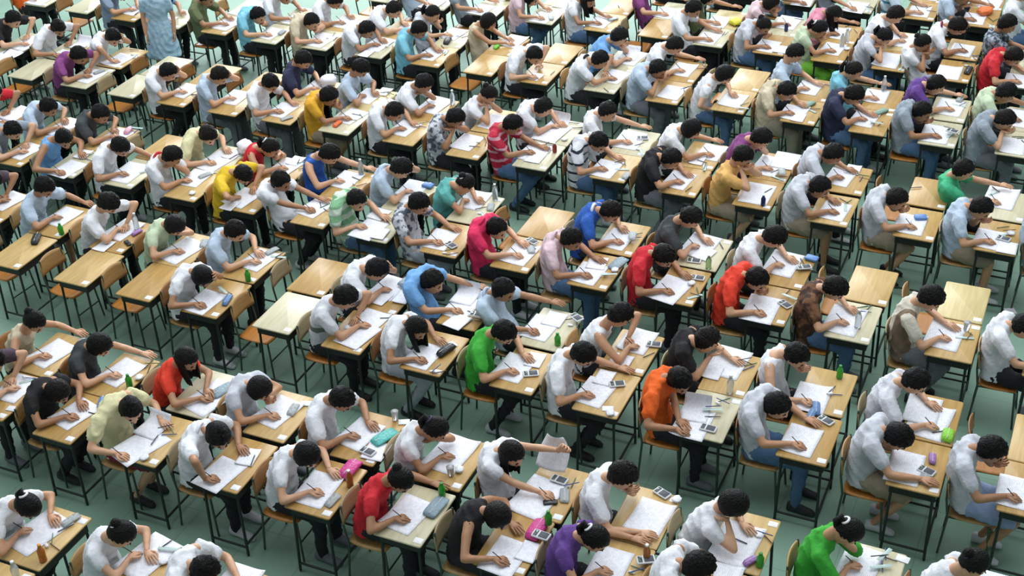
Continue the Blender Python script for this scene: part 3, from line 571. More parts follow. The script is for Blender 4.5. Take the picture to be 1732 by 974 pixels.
PROTO_D, PROTO_C = desk0, chair0
desk_objs = {}
for i, s in enumerate(S):
    r = s['rng']
    d = PROTO_D if i == 0 else copy_tree(PROTO_D); s['desk'] = d
    c = PROTO_C if i == 0 else copy_tree(PROTO_C); s['chair'] = c
for i, s in enumerate(S):
    r = s['rng']; d, c = s['desk'], s['chair']
    d.location = (s['x']-DW/2, s['y']+DL/2, 0); s['yc'] = s['y']+DL/2
    kind = {'t': 'tan wooden', 'p': 'pale-topped', 'y': 'straw-coloured'}[s['dc']]
    pool = {'t': TAN, 'p': PALE, 'y': YEL}[s['dc']]
    tag(d, (kind+' empty school desk ' if not s['head'] and not s['pap'] and not s['it'] else kind+' school desk ')+at(s), 'desk', 'school desks in long files')
    xb = s['x']-DW; s['xb'] = xb; beh = BY.get(s['code'][:2]+str(s['k']+1))
    xs = xb-.175+r.uniform(-.015, .01) if s['head'] else xb-r.uniform(.06, .15)
    if beh: xs = max(xs, beh['x']+.245)
    s['xs'] = xs; c.location = (xs, s['yc']+r.uniform(-.02, .02), 0)
    if not s['head']: c.rotation_euler = (0, 0, r.uniform(-.08, .08))
    tag(c, ('wooden school chair '+at(s)) if s['head'] else 'empty wooden school chair at the desk '+at(s), 'chair', 'plywood chairs behind the desks')
    for o in list(d.children):
        if o.name.startswith('desk_top'):
            o.material_slots[0].link = 'OBJECT'; o.material_slots[0].material = r.choice(pool)
        if o.name.startswith('number_slip') and (s['p'] in 'A' or r.random() < .15): o.location.y = .53
    pl = r.choice(PLY); sw = r.choice(SEATW)
    for o in list(c.children):
        if o.name.startswith('backrest'): o.material_slots[0].link = 'OBJECT'; o.material_slots[0].material = pl
        if o.name.startswith('seat'): o.material_slots[0].link = 'OBJECT'; o.material_slots[0].material = sw if s['head'] else SEATW[0]
# ------------------------------------------------------------------ heads and hair
def unit_ball(nu, nv):
    g = Geo().ball((0, 0, 0), 1, nu=nu, nv=nv); return g.V[0], g.F
def head_template():
    P, Fc = unit_ball(26, 18); V = []
    ga = lambda a, b, c, d: math.exp(-(a/b)**2-(c/d)**2)
    for x, y, z in P:
        X, Y, Z = x*.097, y*.076, z*.116
        if z < 0:
            Y *= 1-.30*abs(z)**1.4
            X *= (1-.38*abs(z)**1.2) if x < 0 else (1-.06*abs(z))
        if x > 0:
            X += .020*ga(y, .14, z+.14, .20)+.006*ga(y, .30, z+.50, .10)+.010*ga(y, .35, z+.85, .2)
            X -= .008*(ga(y-.38, .18, z-.05, .13)+ga(y+.38, .18, z-.05, .13))
            X += .004*ga(y, .7, z-.25, .10)
        V.append((X, Y, Z))
    g = Geo().add(V, Fc, 0)
    for s_ in (-1, 1):
        g.ball((-.004, s_*.077, -.012), (.018, .009, .030), 0, 8, 6)
        g.ball((.080, s_*.030, .006), (.010, .013, .006), 1, 8, 5)
        g.box((.087, s_*.031, .026), (.008, .030, .006), 1)
    g.ball((.091, 0, -.057), (.008, .022, .007), 2, 8, 5)
    return np.vstack(g.V), g.F, g.M
HV, HF, HM = head_template()
def hair_mesh(kind, seed):
    rg = random.Random(seed); P, Fc = unit_ball(30, 22)
    L = dict(s=([-1, -.2, .30, .70, 1], [-.82, -.55, -.06, .42, .52]), m=([-1, 0, .45, .75, 1], [-1.0, -.95, -.7, .2, .38]),
             p=([-1, -.2, .30, .70, 1], [-.55, -.30, .0, .40, .52]))[kind if kind in 'sm' else 'p']
    vol = rg.uniform(1.0, 1.09) if kind == 's' else 1.02
    nz = {'s': .06, 'm': .025}.get(kind, .018); V = []
    for x, y, z in P:
        zl = np.interp(x, *L)+rg.uniform(-.04, .04)
        R = np.array([.109, .090, .124])*vol
        if kind == 'm': R = np.array([.112, .100, .124])
        q = np.array([x, y, z])*R*(1+rg.uniform(-nz, nz))
        if kind == 'm' and z < 0: q[1] *= 1.02
        if kind != 'm' and z < 0 and x < 0: q[0] *= 1-.30*abs(z)
        if z < zl: q = np.array([x, y, z])*np.array([.080, .060, .095]); q[2] = max(q[2], -.07)
        if z > .2 and x > .2 and kind == 's': q[0] += .006*rg.random()
        V.append(q+np.array([-.008, 0, .010]))
    return Geo().add(V, Fc).mesh('hair_'+kind, HAIR[0])
HAIRS = {k: [hair_mesh(k, 11*i+ord(k)) for i in range(n)] for k, n in (('s', 6), ('m', 4), ('p', 2))}
BUN = Geo().ball((-.105, 0, .055), .040, nu=12, nv=8, noise=.06, rng=random.Random(3)).mesh('bun', HAIR[0])
TIE = Geo().tube([(-.108+.0, .030*math.cos(a), .040+.030*math.sin(a)) for a in np.linspace(0, 2*math.pi, 13)], .010, n=6, ref=(1, 0, 0)).mesh('hair_tie', mat('white_hair_tie', 'e8e8ee', .7))
TIE2 = TIE.copy(); TIE2.materials.clear(); TIE2.materials.append(mat('dark_hair_tie', '3a2a4a', .7))

# ------------------------------------------------------------------ people
def nrm(v): return v/(np.linalg.norm(v)+1e-9)
def ik(a, c, l1, l2, pole, avoid=None):
    d = c-a; D = np.linalg.norm(d); D2 = min(D, (l1+l2)*.995)
    if D > D2: c = a+d*(D2/D)
    u = nrm(c-a); k = (l1*l1-l2*l2+D2*D2)/(2*D2); h = math.sqrt(max(l1*l1-k*k, 1e-6))
    p = pole-u*(pole@u); p = nrm(p); q = np.cross(u, p)
    if avoid is None: return a+u*k+p*h, c
    best = None
    for i in range(36):
        t = 2*math.pi*i/36; e = a+u*k+(p*math.cos(t)+q*math.sin(t))*h; cost = avoid(e, a, c)-math.cos(t)*.25
        if best is None or cost < best[0]: best = (cost, e)
    return best[1], c
def hand(g, wr, fwd, down, side, curl, m=0):
    """palm, four fingers and a thumb; fwd = along the forearm, down = palm normal, side: +1 left hand / -1 right hand"""
    fwd = nrm(fwd); down = nrm(down-fwd*(down@fwd)); lat = np.cross(down, fwd)*side   # thumb side
    R = []
    for t, w_, h_ in ((-.015, .024, .020), (.012, .030, .018), (.05, .040, .016), (.082, .040, .013)):
        R.append((wr+fwd*t+down*0.003, lat*w_, down*h_))
    g.loft(R, m, 8)
    for i, (L, o) in enumerate(((.070, .030), (.078, .010), (.072, -.011), (.058, -.031))):
        p = wr+fwd*(.076-.004*abs(i-1))+lat*o; pts = [p-fwd*.01, p]; ang = 0
        for seg in (.45, .32, .23):
            ang += curl*(1+.12*i)
            pts.append(pts[-1]+(fwd*math.cos(ang)+down*math.sin(ang))*L*seg+lat*o*.05)
        g.tube(pts, [.0088, .0088, .0082, .0074, .0062], m, 6, ref=lat)
    p = wr+fwd*.022+lat*.026
    pts = [p, p+fwd*.022+lat*.024, p+fwd*.048+lat*.030+down*.010*(1+curl), p+fwd*.070+lat*.020*(1-curl)+down*.016*(1+curl)]
    g.tube(pts, [.013, .011, .0095, .0075], m, 6, ref=down)
def curve(P, n):
    P = [np.array(p) for p in P]; P = [2*P[0]-P[1]]+P+[2*P[-1]-P[-2]]; out = []
    for i in range(1, len(P)-2):
        for k in range(n):
            t = k/n; a, b, c, d = P[i-1], P[i], P[i+1], P[i+2]
            out.append(.5*((2*b)+(-a+c)*t+(2*a-5*b+4*c-d)*t*t+(-a+3*b-3*c+d)*t**3))
    out.append(P[-2]); return out
def torso_rings(P, widths, lat):
    R = []
    for i, p in enumerate(P):
        t = nrm(P[min(i+1, len(P)-1)]-P[max(i-1, 0)]); a = nrm(lat-t*(lat@t)); b = np.cross(t, a)
        w_ = widths(i/(len(P)-1)); R.append((p, a*w_[0], b*w_[1]))
    return R
JOBS = []                                  # (geo, voxel, callback) : surfaces grown together into one skin
def person(s):
    r = s['rng']; col, style, hair, sex, pn, pose = s['look']; fem = sex == 'f'
    y0 = s['yc']+r.uniform(-.015, .015); xs, xb = s['xs'], s['xb']
    org = np.array([xs, s['yc'], 0.0]); zt = DH
    hip = np.array([xs-.058, y0, .556])
    hd = on_y(s['head'][0], s['head'][1], y0)
    d = hd-hip; D = np.linalg.norm(d)
    hd[2] = min(max(hd[2], .99), 1.29)
    hd[0] = min(max(hd[0], xb-.30), xb+.12)
    d = hd-hip; D = np.linalg.norm(d); L1, L2 = (.475, .180) if fem else (.495, .190)
    if D > L1+L2-.012: hd = hip+d/D*(L1+L2-.012)
    k = 1.0
    neck, hd = ik(hip, hd, L1, L2, np.array([-.6, 0, .8]))
    lat = nrm(np.array([r.uniform(-.10, .10), 1, r.uniform(-.04, .04)]))
    up = nrm(neck-hip); back = nrm(np.cross(up, lat)); back = back if back[0] < 0 else -back
    mid = hip+(neck-hip)*.52+back*.045
    spine = curve([hip-np.array([0, 0, .03]), mid, neck], 4)
    sw = (.155 if fem else .178)
    # look direction
    pc = on_z(s['pap'][0][0], s['pap'][0][1], zt) if s['pap'] else np.array([xb+.2, y0, zt])
    pc[0] = min(max(pc[0], xb+.02), xb+.42); pc[1] = min(max(pc[1], y0-.25), y0+.25)
    lf = nrm(pc-hd); lf = nrm(np.array([lf[0]+.45, lf[1]*.7+r.uniform(-.08, .08), lf[2]*.92]))
    hs = (1.0 if fem else 1.03)*1.04
    hl = nrm(np.cross(np.array([0, 0, 1.0]), lf)); hl = nrm(hl+lf*0+np.array([0, 0, r.uniform(-.12, .12)])); hl = nrm(hl-lf*(hl@lf)); hu = np.cross(lf, hl)
    HMx = np.array([lf, hl, hu]).T
    # shoulders and arms
    sh = neck-up*.045
    shl = {1: sh+lat*sw, -1: sh-lat*sw}
    L = lambda dx, dy, z=zt+.040: np.array([xb+dx, y0+dy, z])
    j = lambda a=.02: r.uniform(-a, a)
    chin = hd+lf*.085-hu*.085; cheek = hd+lf*.03+hl*.10-hu*.03; top = hd+hl*.10+hu*.02+lf*.02
    px = min(max(pc[0]-xb, .08), .30); py = pc[1]-y0
    T = dict(w=(L(px-.04+j(), min(py, .12)-.10+j()), L(.13+j(), .17+j())), h=(L(px-.03, min(py, .1)-.10+j()), top), c=(L(px-.04, min(py, .1)-.11+j()), chin+hl*.03),
             e=(L(px-.05, min(py, .1)-.12), L(.22+j(), .36+j())), b=(chin-hl*.04, chin+hl*.05), l=(L(px-.06, py-.08), L(px-.08, py+.05)),
             r=(L(.26, -.22), chin+hl*.02), x=(chin-hl*.06, L(.16, .16)), n=(np.array([xs+.10, y0-.15, .66]), L(.12, .14)),
             f=(L(.18, -.10), np.array([xb+.20, y0+.24, 1.0])))[pose]
    la, lb = (.265, .235) if fem else (.29, .25)
    elbows = {}; wrists = {}
    for sd, tg in ((-1, T[0]), (1, T[1])):
        a = shl[sd]
        def avoid(e, A, Cc, sd=sd):
            cost = 0
            for t in (0, .25, .5, .75):
                q = e+(Cc-e)*t
                if q[0] > xb-.05 and q[2] < zt+.042: cost += (zt+.042-q[2])*30
                if q[0] > xb-.05 and q[2] < zt+.042 and t == 0: cost += 1
            for t in (.4, .8):
                q = A+(e-A)*t
                if q[0] > xb-.05 and q[2] < zt+.045: cost += (zt+.045-q[2])*30
            if (e[1]-A[1])*sd < -.03: cost += .8
            if abs(e[1]-y0) > .36: cost += (abs(e[1]-y0)-.36)*6
            return cost
        e, wv = ik(a, tg, la, lb, np.array([-.15, .75*sd, -.65]), avoid)
        if wv[2] < zt+.036 and wv[0] > xb-.03: wv[2] = zt+.036
        elbows[sd] = e; wrists[sd] = wv
    # ---- body
    core = Geo()
    bw = lambda t: (np.interp(t, [0, .25, .5, .8, .93, 1], [.150, .132, .140, sw-.018, sw-.085, .056]), np.interp(t, [0, .3, .6, .85, 1], [.105, .092, .098, .088, .055]))
    core.loft(torso_rings(spine, bw, lat), 0, 14)
    nb = hd-lf*.035*hs-hu*.055*hs
    core.tube([neck-up*.05, neck+(nb-neck)*.4, nb], [.056, .052, .052], n=10)
    for sd in (-1, 1):
        a, e, wv = shl[sd], elbows[sd], wrists[sd]
        f_ = .92 if fem else 1.0
        core.tube([a-lat*sd*.03, a+(e-a)*.3, a+(e-a)*.7, e], [.052*f_, .047*f_, .041*f_, .037*f_], n=10)
        core.tube([e, e+(wv-e)*.3, e+(wv-e)*.7, wv], [.037*f_, .038*f_, .031*f_, .025*f_], n=10)
    knee = {}; ank = {}; kx = min(xs+.34, s['x']-.02)+j(.02)
    fb = r.random() < .3
    for sd in (-1, 1):
        hj = hip+np.array([0.02, sd*.085, -.01]); kn = np.array([kx, y0+sd*(.11+j(.03)), .505])
        ax_ = (xs+.10 if fb else kx-.02+j(.04)); an = np.array([ax_, y0+sd*(.11+j(.03)), .085])
        if not fb and an[0] > s['x']-.05: an[0] = s['x']-.05
        knee[sd] = kn; ank[sd] = an
        core.tube([hj, hj+(kn-hj)*.5, kn], [.085, .072, .054], n=10)
        core.tube([kn, kn+(an-kn)*.35, kn+(an-kn)*.75, an], [.052, .050, .036, .034], n=10)
    fine = Geo(); fine.add(HV@np.diag([hs]*3)@HMx.T+hd, HF, HM)
    for sd in (-1, 1):
        e, wv = elbows[sd], wrists[sd]; fw = nrm(wv-e); on = wv[2] < zt+.10
        if on: fw = nrm(np.array([fw[0], fw[1]*(.6), 0])+np.array([.25, 0, 0])); dn = np.array([0, 0, -1.0]); cu = .42 if (sd == -1 and pose != 'r') else .16
        else:
            if pose == 'n': dn = np.array([0, 0, -1.]); cu = .2
            elif pose == 'f': fw = nrm(np.array([.6, .1, .5])); dn = np.array([0, -1., -.2]); cu = .5
            else: dn = nrm(hd-wv); fw = nrm(np.cross(dn, hl)*(1 if np.cross(dn, hl)[2] > 0 else -1)+.3*lf); cu = .38
        nb_ = len(fine.V); hand(fine, wv, fw, dn, -sd, cu)
        if on:
            for q_ in range(nb_, len(fine.V)):
                v_ = fine.V[q_]; v_[:, 2] = np.where(v_[:, 0] > xb-.02, np.maximum(v_[:, 2], zt+.009), v_[:, 2])
        if sd == -1 and on and pose in 'whceflx': s['pen'] = (wv+fw*.085+np.array([0, -.004, -.006]), fw)
    # ---- clothes
    shirt = Geo(); ex = .017 if style != 'V' else .013; tw = .02 if style == 'P' or r.random() < .4 else .010
    sv = lambda t: (bw(t)[0]+ex+(tw if t < .35 else 0)+(.024 if t > .85 and t < .99 else 0), bw(t)[1]+ex+(tw if t < .35 else 0)+(.012 if t > .85 else 0))
    spn = [spine[0]-np.array([0, 0, .035])]+spine[:-1]+[neck+up*(.030 if style != 'V' else -.008)+nrm(hd-neck)*(.012 if style != 'V' else 0)]
    shirt.loft(torso_rings(spn, sv, lat), 0, 16)
    for sd in (-1, 1):
        a, e = shl[sd], elbows[sd]
        if style == 'V' or style == 'D': shirt.tube([a-lat*sd*.07, a-lat*sd*.025], [.060, .052], n=10); continue
        f_ = .95 if fem else 1.06
        k1 = .62 if not fem else .45
        if col == 'G' and s['code'] == 'Bf0': k1 = .95
        shirt.tube([a-lat*sd*.05, a+(e-a)*.08, a+(e-a)*.35, a+(e-a)*k1], [.070*f_, .074*f_, .067*f_, .065*f_], n=12)
    pants = Geo(); short = pn in 'kbr' or (s['code'] in ('En0', 'Cf11'))
    pants.loft([(hip+np.array([-.01, 0, -.088]), lat*.165, np.array([.11, 0, 0])), (hip+np.array([0, 0, -.03]), lat*.175, np.array([.12, 0, 0])), (hip+np.array([.0, 0, .05]), lat*.155, np.array([.115, 0, 0]))], 0, 14)
    for sd in (-1, 1):
        hj = hip+np.array([0.02, sd*.085, -.015]); kn, an = knee[sd], ank[sd]; wd = 1.18 if short or pn in 'Kg' else 1.0
        pants.tube([hj, hj+(kn-hj)*.5, kn-(kn-hj)*(.08 if short else 0)], [.095, .084*wd, .068*wd], n=12)
        if not short: pants.tube([kn, kn+(an-kn)*.4, an+np.array([0, 0, .0])], [.066*wd, .060*wd, .050*wd], n=12)
    lab = s['who'] or (CN.get(col, {'X': 'grey patterned', 'S1': 'white'}.get(col, 'striped'))+' '+dict(T='T-shirt', P='polo shirt', V='sleeveless top', D='dress')[style])
    if s.get('lm'):
        full = 'student in '+s['who']
        if len(full.split()) < 11: full += ', '+dict(w='writing', h='hand on head', c='hand at chin', e='arm stretched along desk', b='both hands raised', l='writing with both arms in', r='chin on hand', x='head propped on hand', n='head bowed', f='turning a page')[pose]
        if len(full.split()) > 16: full = 'student in '+s['who']
    else:
        full = 'student in '+(CN.get(col) or 'patterned')+' top, '+s['rel']
    t = empty('person', org); tag(t, full, 'person', 'students sitting the exam')
    s['pobj'] = t; o3 = -org
    skin = r.choice(SKINS)
    JOBS.append((core, .016, 'body', [skin, HAIR[0], LIP], t, fine, org))
    JOBS.append((shirt, .019, 'dress' if style == 'D' else 'shirt', [shirt_mat(col)], t, None, org))
    JOBS.append((pants, .021, 'shorts' if short else 'trousers', [pants_mat(pn)], t, None, org))
    # ---- hair, in the head's own frame
    Mx = Matrix.Translation(Vector(hd-org)) @ Matrix([[*(HMx[i]*hs), 0] for i in range(3)]+[[0, 0, 0, 1]])
    hk = hair if hair in 'sm' else 'p'
    hm = HAIR[1] if r.random() < .25 else HAIR[0]
    h = obj('hair', r.choice(HAIRS[hk]), t, m=hm); h.matrix_local = Mx
    if hair == 'b':
        obj('hair_bun', BUN, h)
        obj('hair_tie', TIE if s['code'] in ('Af7', 'Gn1', 'Df6', 'Af6') else TIE2, h)
    if hair in 'pl':
        bk = hd-lf*.095*hs+hu*.02*hs; g = Geo()
        if hair == 'p':
            g.tube([bk-lf*-.02, bk-lf*.05+np.array([0, 0, .01]), bk-lf*.075+np.array([-.01, 0, -.06]), bk-lf*.06+np.array([-.01, .01, -.15]), bk-lf*.05+np.array([0, .01, -.22])], [.020, .032, .034, .026, .010], n=8)
            obj('hair_tie', TIE if s['code'] in ('Df9', 'Af7', 'Bf0') or r.random() < .4 else TIE2, h)
        else:
            # one curtain of hair hanging straight down around the back and both sides of the head
            rg = random.Random(len(s['code'])+s['k']); nn = 19; V = []; rows = 9; outw = nrm(np.array([-lf[0], -lf[1], 0])); sdw = nrm(np.array([hl[0], hl[1], 0]))
            for lay in (1.0, .80):
                for i_ in range(rows):
                    t_ = i_/(rows-1); zz = .045-.27*t_; w_ = (1-.30*t_*t_)*lay
                    for j_ in range(nn):
                        a_ = math.radians(-112+224*j_/(nn-1)); rr_ = 1+.04*math.sin(j_*2.3+i_*.4)+.012*rg.uniform(-1, 1)
                        V.append(hd-lf*.012+outw*math.cos(a_)*.105*w_*rr_+sdw*math.sin(a_)*.098*w_*rr_+np.array([.05*t_ if pose != 'f' else 0, 0, zz-(0 if i_ < rows-1 else .03*rg.random())]))
            Fc = []; M_ = rows*nn
            for i_ in range(rows-1):
                for j_ in range(nn-1):
                    q0 = i_*nn+j_; f4 = (q0, q0+1, q0+nn+1, q0+nn); Fc.append(f4); Fc.append(tuple(M_+x for x in f4[::-1]))
            rim = [j_ for j_ in range(nn)]+[i_*nn+nn-1 for i_ in range(1, rows)]+[(rows-1)*nn+j_ for j_ in range(nn-2, -1, -1)]+[i_*nn for i_ in range(rows-2, 0, -1)]
            for a_, b_ in zip(rim, rim[1:]+rim[:1]): Fc.append((b_, a_, M_+a_, M_+b_))
            g.add(V, Fc)
        g.V = [v-org for v in g.V]; obj('hair_length', g.mesh('hair_length', hm), t)
    if style == 'P' or s['code'] in ('Fn6',):
        cc = dict(Dn10='c02430', Df4='e6e8ee', Fn6='1c1c22', Gf1='7a2034', Ff12='c02430').get(s['code']); g = Geo()
        q = nrm(nb-neck); a_ = nrm(lat-q*(lat@q)); b_ = np.cross(q, a_); base = neck-up*.004
        ring = [base+a_*.070*math.cos(v)+b_*.062*math.sin(v) for v in np.linspace(0, 2*math.pi, 17)]
        g.tube(ring, .017, n=6, ref=q); g.V = [v-org for v in g.V]
        obj('collar', g.mesh('collar', mat('collar_'+cc, cc, .85) if cc else shirt_mat(col)), t)
    sm = mat(*r.choice([('shoe_white', 'c9ccd2', .6), ('shoe_dark', '22242a', .6), ('shoe_grey', '70757c', .7)]))
    for sd in (-1, 1):
        an = ank[sd]; g = Geo(); f0 = np.array([an[0], an[1], 0]); R = []
        for dx, wy, hz in ((-.065, .028, .045), (-.04, .036, .055), (.02, .038, .052), (.09, .043, .036), (.15, .040, .028), (.185, .022, .018)):
            R.append((f0+np.array([dx, 0, hz+.004]), np.array([0, wy, 0]), np.array([0, 0, hz])))
        g.loft(R, 0, 10); g.V = [v-org for v in g.V]; obj('shoe', g.mesh('shoe', sm), t)
for s in S:
    if s['head']: person(s)

# the invigilator standing in the aisle: pale blue dress, head above the frame
def standing(px, X0, Y0):
    org = np.array([X0, Y0, 0.0]); t = empty('person', org)
    tag(t, 'standing woman in a pale blue dress in the aisle', 'person')
    core = Geo(); lat = nrm(np.array([.85, .5, 0])); fwd = nrm(np.array([.5, -.85, 0]))
    V = lambda a, b, z: org+lat*a+fwd*b+np.array([0, 0, z])
    core.loft([(V(0, 0, .80), lat*.16, fwd*.11), (V(0, 0, .92), lat*.165, fwd*.115), (V(0, 0, 1.06), lat*.125, fwd*.09), (V(0, 0, 1.22), lat*.15, fwd*.10), (V(0, 0, 1.34), lat*.155, fwd*.085), (V(0, 0, 1.41), lat*.06, fwd*.055)], 0, 14)
    core.tube([V(0, 0, 1.36), V(0, 0, 1.46)], [.05, .048], n=10)
    fine = Geo(); Hm = np.array([fwd, np.cross([0, 0, 1], fwd), [0, 0, 1]]).T; hd = V(0, .02, 1.545); fine.add(HV@Hm.T+hd, HF, HM)
    for sd in (-1, 1):
        sh, el, wr = V(sd*.165, 0, 1.34), V(sd*.21, -.02, 1.08), V(sd*.20, .05, .84)
        core.tube([sh, (sh+el)/2, el], [.045, .042, .036], n=10); core.tube([el, (el+wr)/2, wr], [.036, .033, .025], n=10)
        hand(fine, wr, wr-el, -lat*sd, -sd, .25)
        hp, kn, an = V(sd*.085, 0, .80), V(sd*.085, .02, .46), V(sd*.09, 0, .08)
        core.tube([hp, kn], [.085, .055], n=10); core.tube([kn, kn+(an-kn)*.35, an], [.052, .052, .034], n=10)
        g = Geo(); g.loft([(V(sd*.09, a, h+.003), lat*w_, np.array([0, 0, h])) for a, w_, h in ((-.06, .028, .04), (0, .036, .045), (.09, .040, .03), (.16, .022, .018))], 0, 10)
        g.V = [v-org for v in g.V]; obj('shoe', g.mesh('shoe', mat('shoe_dark', '22242a', .6)), t)
    dr = Geo()
    dr.loft([(V(0, 0, .50), lat*.26, fwd*.20), (V(0, 0, .62), lat*.24, fwd*.18), (V(0, 0, .92), lat*.185, fwd*.14), (V(0, 0, 1.06), lat*.14, fwd*.105), (V(0, 0, 1.22), lat*.165, fwd*.12), (V(0, 0, 1.36), lat*.165, fwd*.10), (V(0, 0, 1.42), lat*.08, fwd*.07)], 0, 18)
    for sd in (-1, 1): sh, el = V(sd*.165, 0, 1.34), V(sd*.21, -.02, 1.08); dr.tube([sh-lat*sd*.05, sh, sh+(el-sh)*.5], [.06, .062, .062], n=12)
    JOBS.append((core, .016, 'body', [SKINS[0], HAIR[0], LIP], t, fine, org)); JOBS.append((dr, .02, 'dress', [mat('dress_blue', '8fb4cc', .85, noise=('a8c8da', 12, .4, .6), bump=(10, .5))], t, None, org))
    h = obj('hair', HAIRS['m'][1], t); h.matrix_local = Matrix.Translation(Vector(hd-org)) @ Matrix([[*Hm[i], 0] for i in range(3)]+[[0, 0, 0, 1]])
standing(None, -12.35, 14.72)

# grow each surface together (one evaluation for all), then link it to its person
tmp = []
for g, vox, nm, mats, t, fine, org in JOBS:
    g.V = [v-org for v in g.V]; me = g.mesh(nm, mats); o = bpy.data.objects.new('x', me); C.objects.link(o)
    m = o.modifiers.new('r', 'REMESH'); m.mode = 'VOXEL'; m.voxel_size = vox; m.use_smooth_shade = True
    k = o.modifiers.new('s', 'SMOOTH'); k.factor = .6; k.iterations = 4 if nm != 'body' else 2
    tmp.append(o)
dg = bpy.context.evaluated_depsgraph_get()
for o, (g, vox, nm, mats, t, fine, org) in zip(tmp, JOBS):
    me = bpy.data.meshes.new_from_object(o.evaluated_get(dg))
    if fine:
        n = len(me.vertices); co = np.empty(n*3); me.vertices.foreach_get('co', co); G = Geo()
        G.add(co.reshape(-1, 3), [tuple(p.vertices) for p in me.polygons], 0)
        fv = np.vstack(fine.V)-org; G.add(fv, fine.F, fine.M); me = G.mesh(nm, mats)
    else:
        me.materials.clear(); me.materials.append(mats[0])
        # cloth creases: gentle folds across the shirt, real relief
        rr = random.Random(len(me.vertices)); n = len(me.vertices); co = np.empty(n*3); me.vertices.foreach_get('co', co); co = co.reshape(-1, 3)
        no = np.empty(n*3); me.vertices.foreach_get('normal', no); no = no.reshape(-1, 3)
        ph = [rr.uniform(0, 6.28) for _ in range(6)]; q = co@np.array([[1, .3, .8], [.2, 1, -.6], [.7, -.5, 1]]).T
        w1 = np.sin(q[:, 0]*30+ph[0]+2.2*np.sin(q[:, 1]*12+ph[1])); w2 = np.sin(q[:, 2]*44+ph[2]+2*np.sin(q[:, 0]*15+ph[3])); dsp = .0065*(1-np.abs(w1))**2*2-.004+.006*(1-np.abs(w2))**2-.002
        co = co+no*dsp[:, None]; me.vertices.foreach_set('co', co.ravel()); me.update()
    me.name = nm; obj(nm, me, t)
for o in tmp:
    m_ = o.data; bpy.data.objects.remove(o); bpy.data.meshes.remove(m_)
# ------------------------------------------------------------------ papers and desk items
def paper_mat():
    m = bpy.data.materials.new('printed_paper'); m.use_nodes = True; nt = m.node_tree; b = nt.nodes['Principled BSDF']
    tc = nt.nodes.new('ShaderNodeTexCoord'); sx = nt.nodes.new('ShaderNodeSeparateXYZ'); nt.links.new(tc.outputs['Object'], sx.inputs[0])
    k = nt.nodes.new('ShaderNodeMath'); k.operation = 'MULTIPLY'; k.inputs[1].default_value = 70; nt.links.new(sx.outputs[0], k.inputs[0])
    f = nt.nodes.new('ShaderNodeMath'); f.operation = 'FRACT'; nt.links.new(k.outputs[0], f.inputs[0])
    g = nt.nodes.new('ShaderNodeMath'); g.operation = 'LESS_THAN'; g.inputs[1].default_value = .35; nt.links.new(f.outputs[0], g.inputs[0])
    n = nt.nodes.new('ShaderNodeTexNoise'); n.inputs['Scale'].default_value = 26; nt.links.new(tc.outputs['Object'], n.inputs['Vector'])
    t = nt.nodes.new('ShaderNodeMath'); t.operation = 'GREATER_THAN'; t.inputs[1].default_value = .5; nt.links.new(n.outputs['Fac'], t.inputs[0])
    mu = nt.nodes.new('ShaderNodeMath'); mu.operation = 'MULTIPLY'; nt.links.new(g.outputs[0], mu.inputs[0]); nt.links.new(t.outputs[0], mu.inputs[1])
    mx = nt.nodes.new('ShaderNodeMix'); mx.data_type = 'RGBA'; mx.inputs[6].default_value = (*srgb('eef0f8'), 1); mx.inputs[7].default_value = (*srgb('d2d6e2'), 1)
    nt.links.new(mu.outputs[0], mx.inputs[0]); nt.links.new(mx.outputs[2], b.inputs['Base Color']); b.inputs['Roughness'].default_value = .6
    return m
PAPER = paper_mat()
def sheet(w_, l_, curl=0.0, lift=None, th=.0018, ridge=False):
    nx, ny = 9, 11; V = []; Fc = []
    for zt_ in (0, 1):
        for i in range(nx):
            for j in range(ny):
                u, v = i/(nx-1)*2-1, j/(ny-1)*2-1; z = .0015*math.sin(u*2+v*3)+.0015; x, y = u*w_/2, v*l_/2
                z += curl*max(0, u*v)**3
                if ridge: z += .012*math.exp(-((abs(v)-.06)/.22)**2)-.010*math.exp(-(v/.05)**2)
                if lift and v > 0:                   # far part of the page rolls up and back
                    a = v*lift; y = l_*.5/lift*math.sin(a)*1.0; z += l_*.5/lift*(1-math.cos(a))
                V.append((x, y, z+th*zt_))
    for i in range(nx-1):
        for j in range(ny-1):
            a = i*ny+j; q = (a, a+1, a+ny+1, a+ny); Fc.append(q); Fc.append(tuple(nx*ny+t for t in (q[::-1])))
    rim = [i*ny for i in range(nx)]+[(nx-1)*ny+j for j in range(1, ny)]+[i*ny+ny-1 for i in range(nx-2, -1, -1)]+[j for j in range(ny-2, 0, -1)]
    for a, b in zip(rim, rim[1:]+rim[:1]): Fc.append((a, b, nx*ny+b, nx*ny+a))
    return Geo().add(V, Fc)
SH = dict(A=[sheet(.29, .40), sheet(.29, .39, .012), sheet(.30, .41, .02)], s=[sheet(.20, .24), sheet(.16, .22, .01)], L=[sheet(.32, .47), sheet(.33, .48, .02)],
          B=[sheet(.28, .42, ridge=True, th=.004)], C=[sheet(.24, .34, lift=2.0), sheet(.24, .32, lift=1.5)])
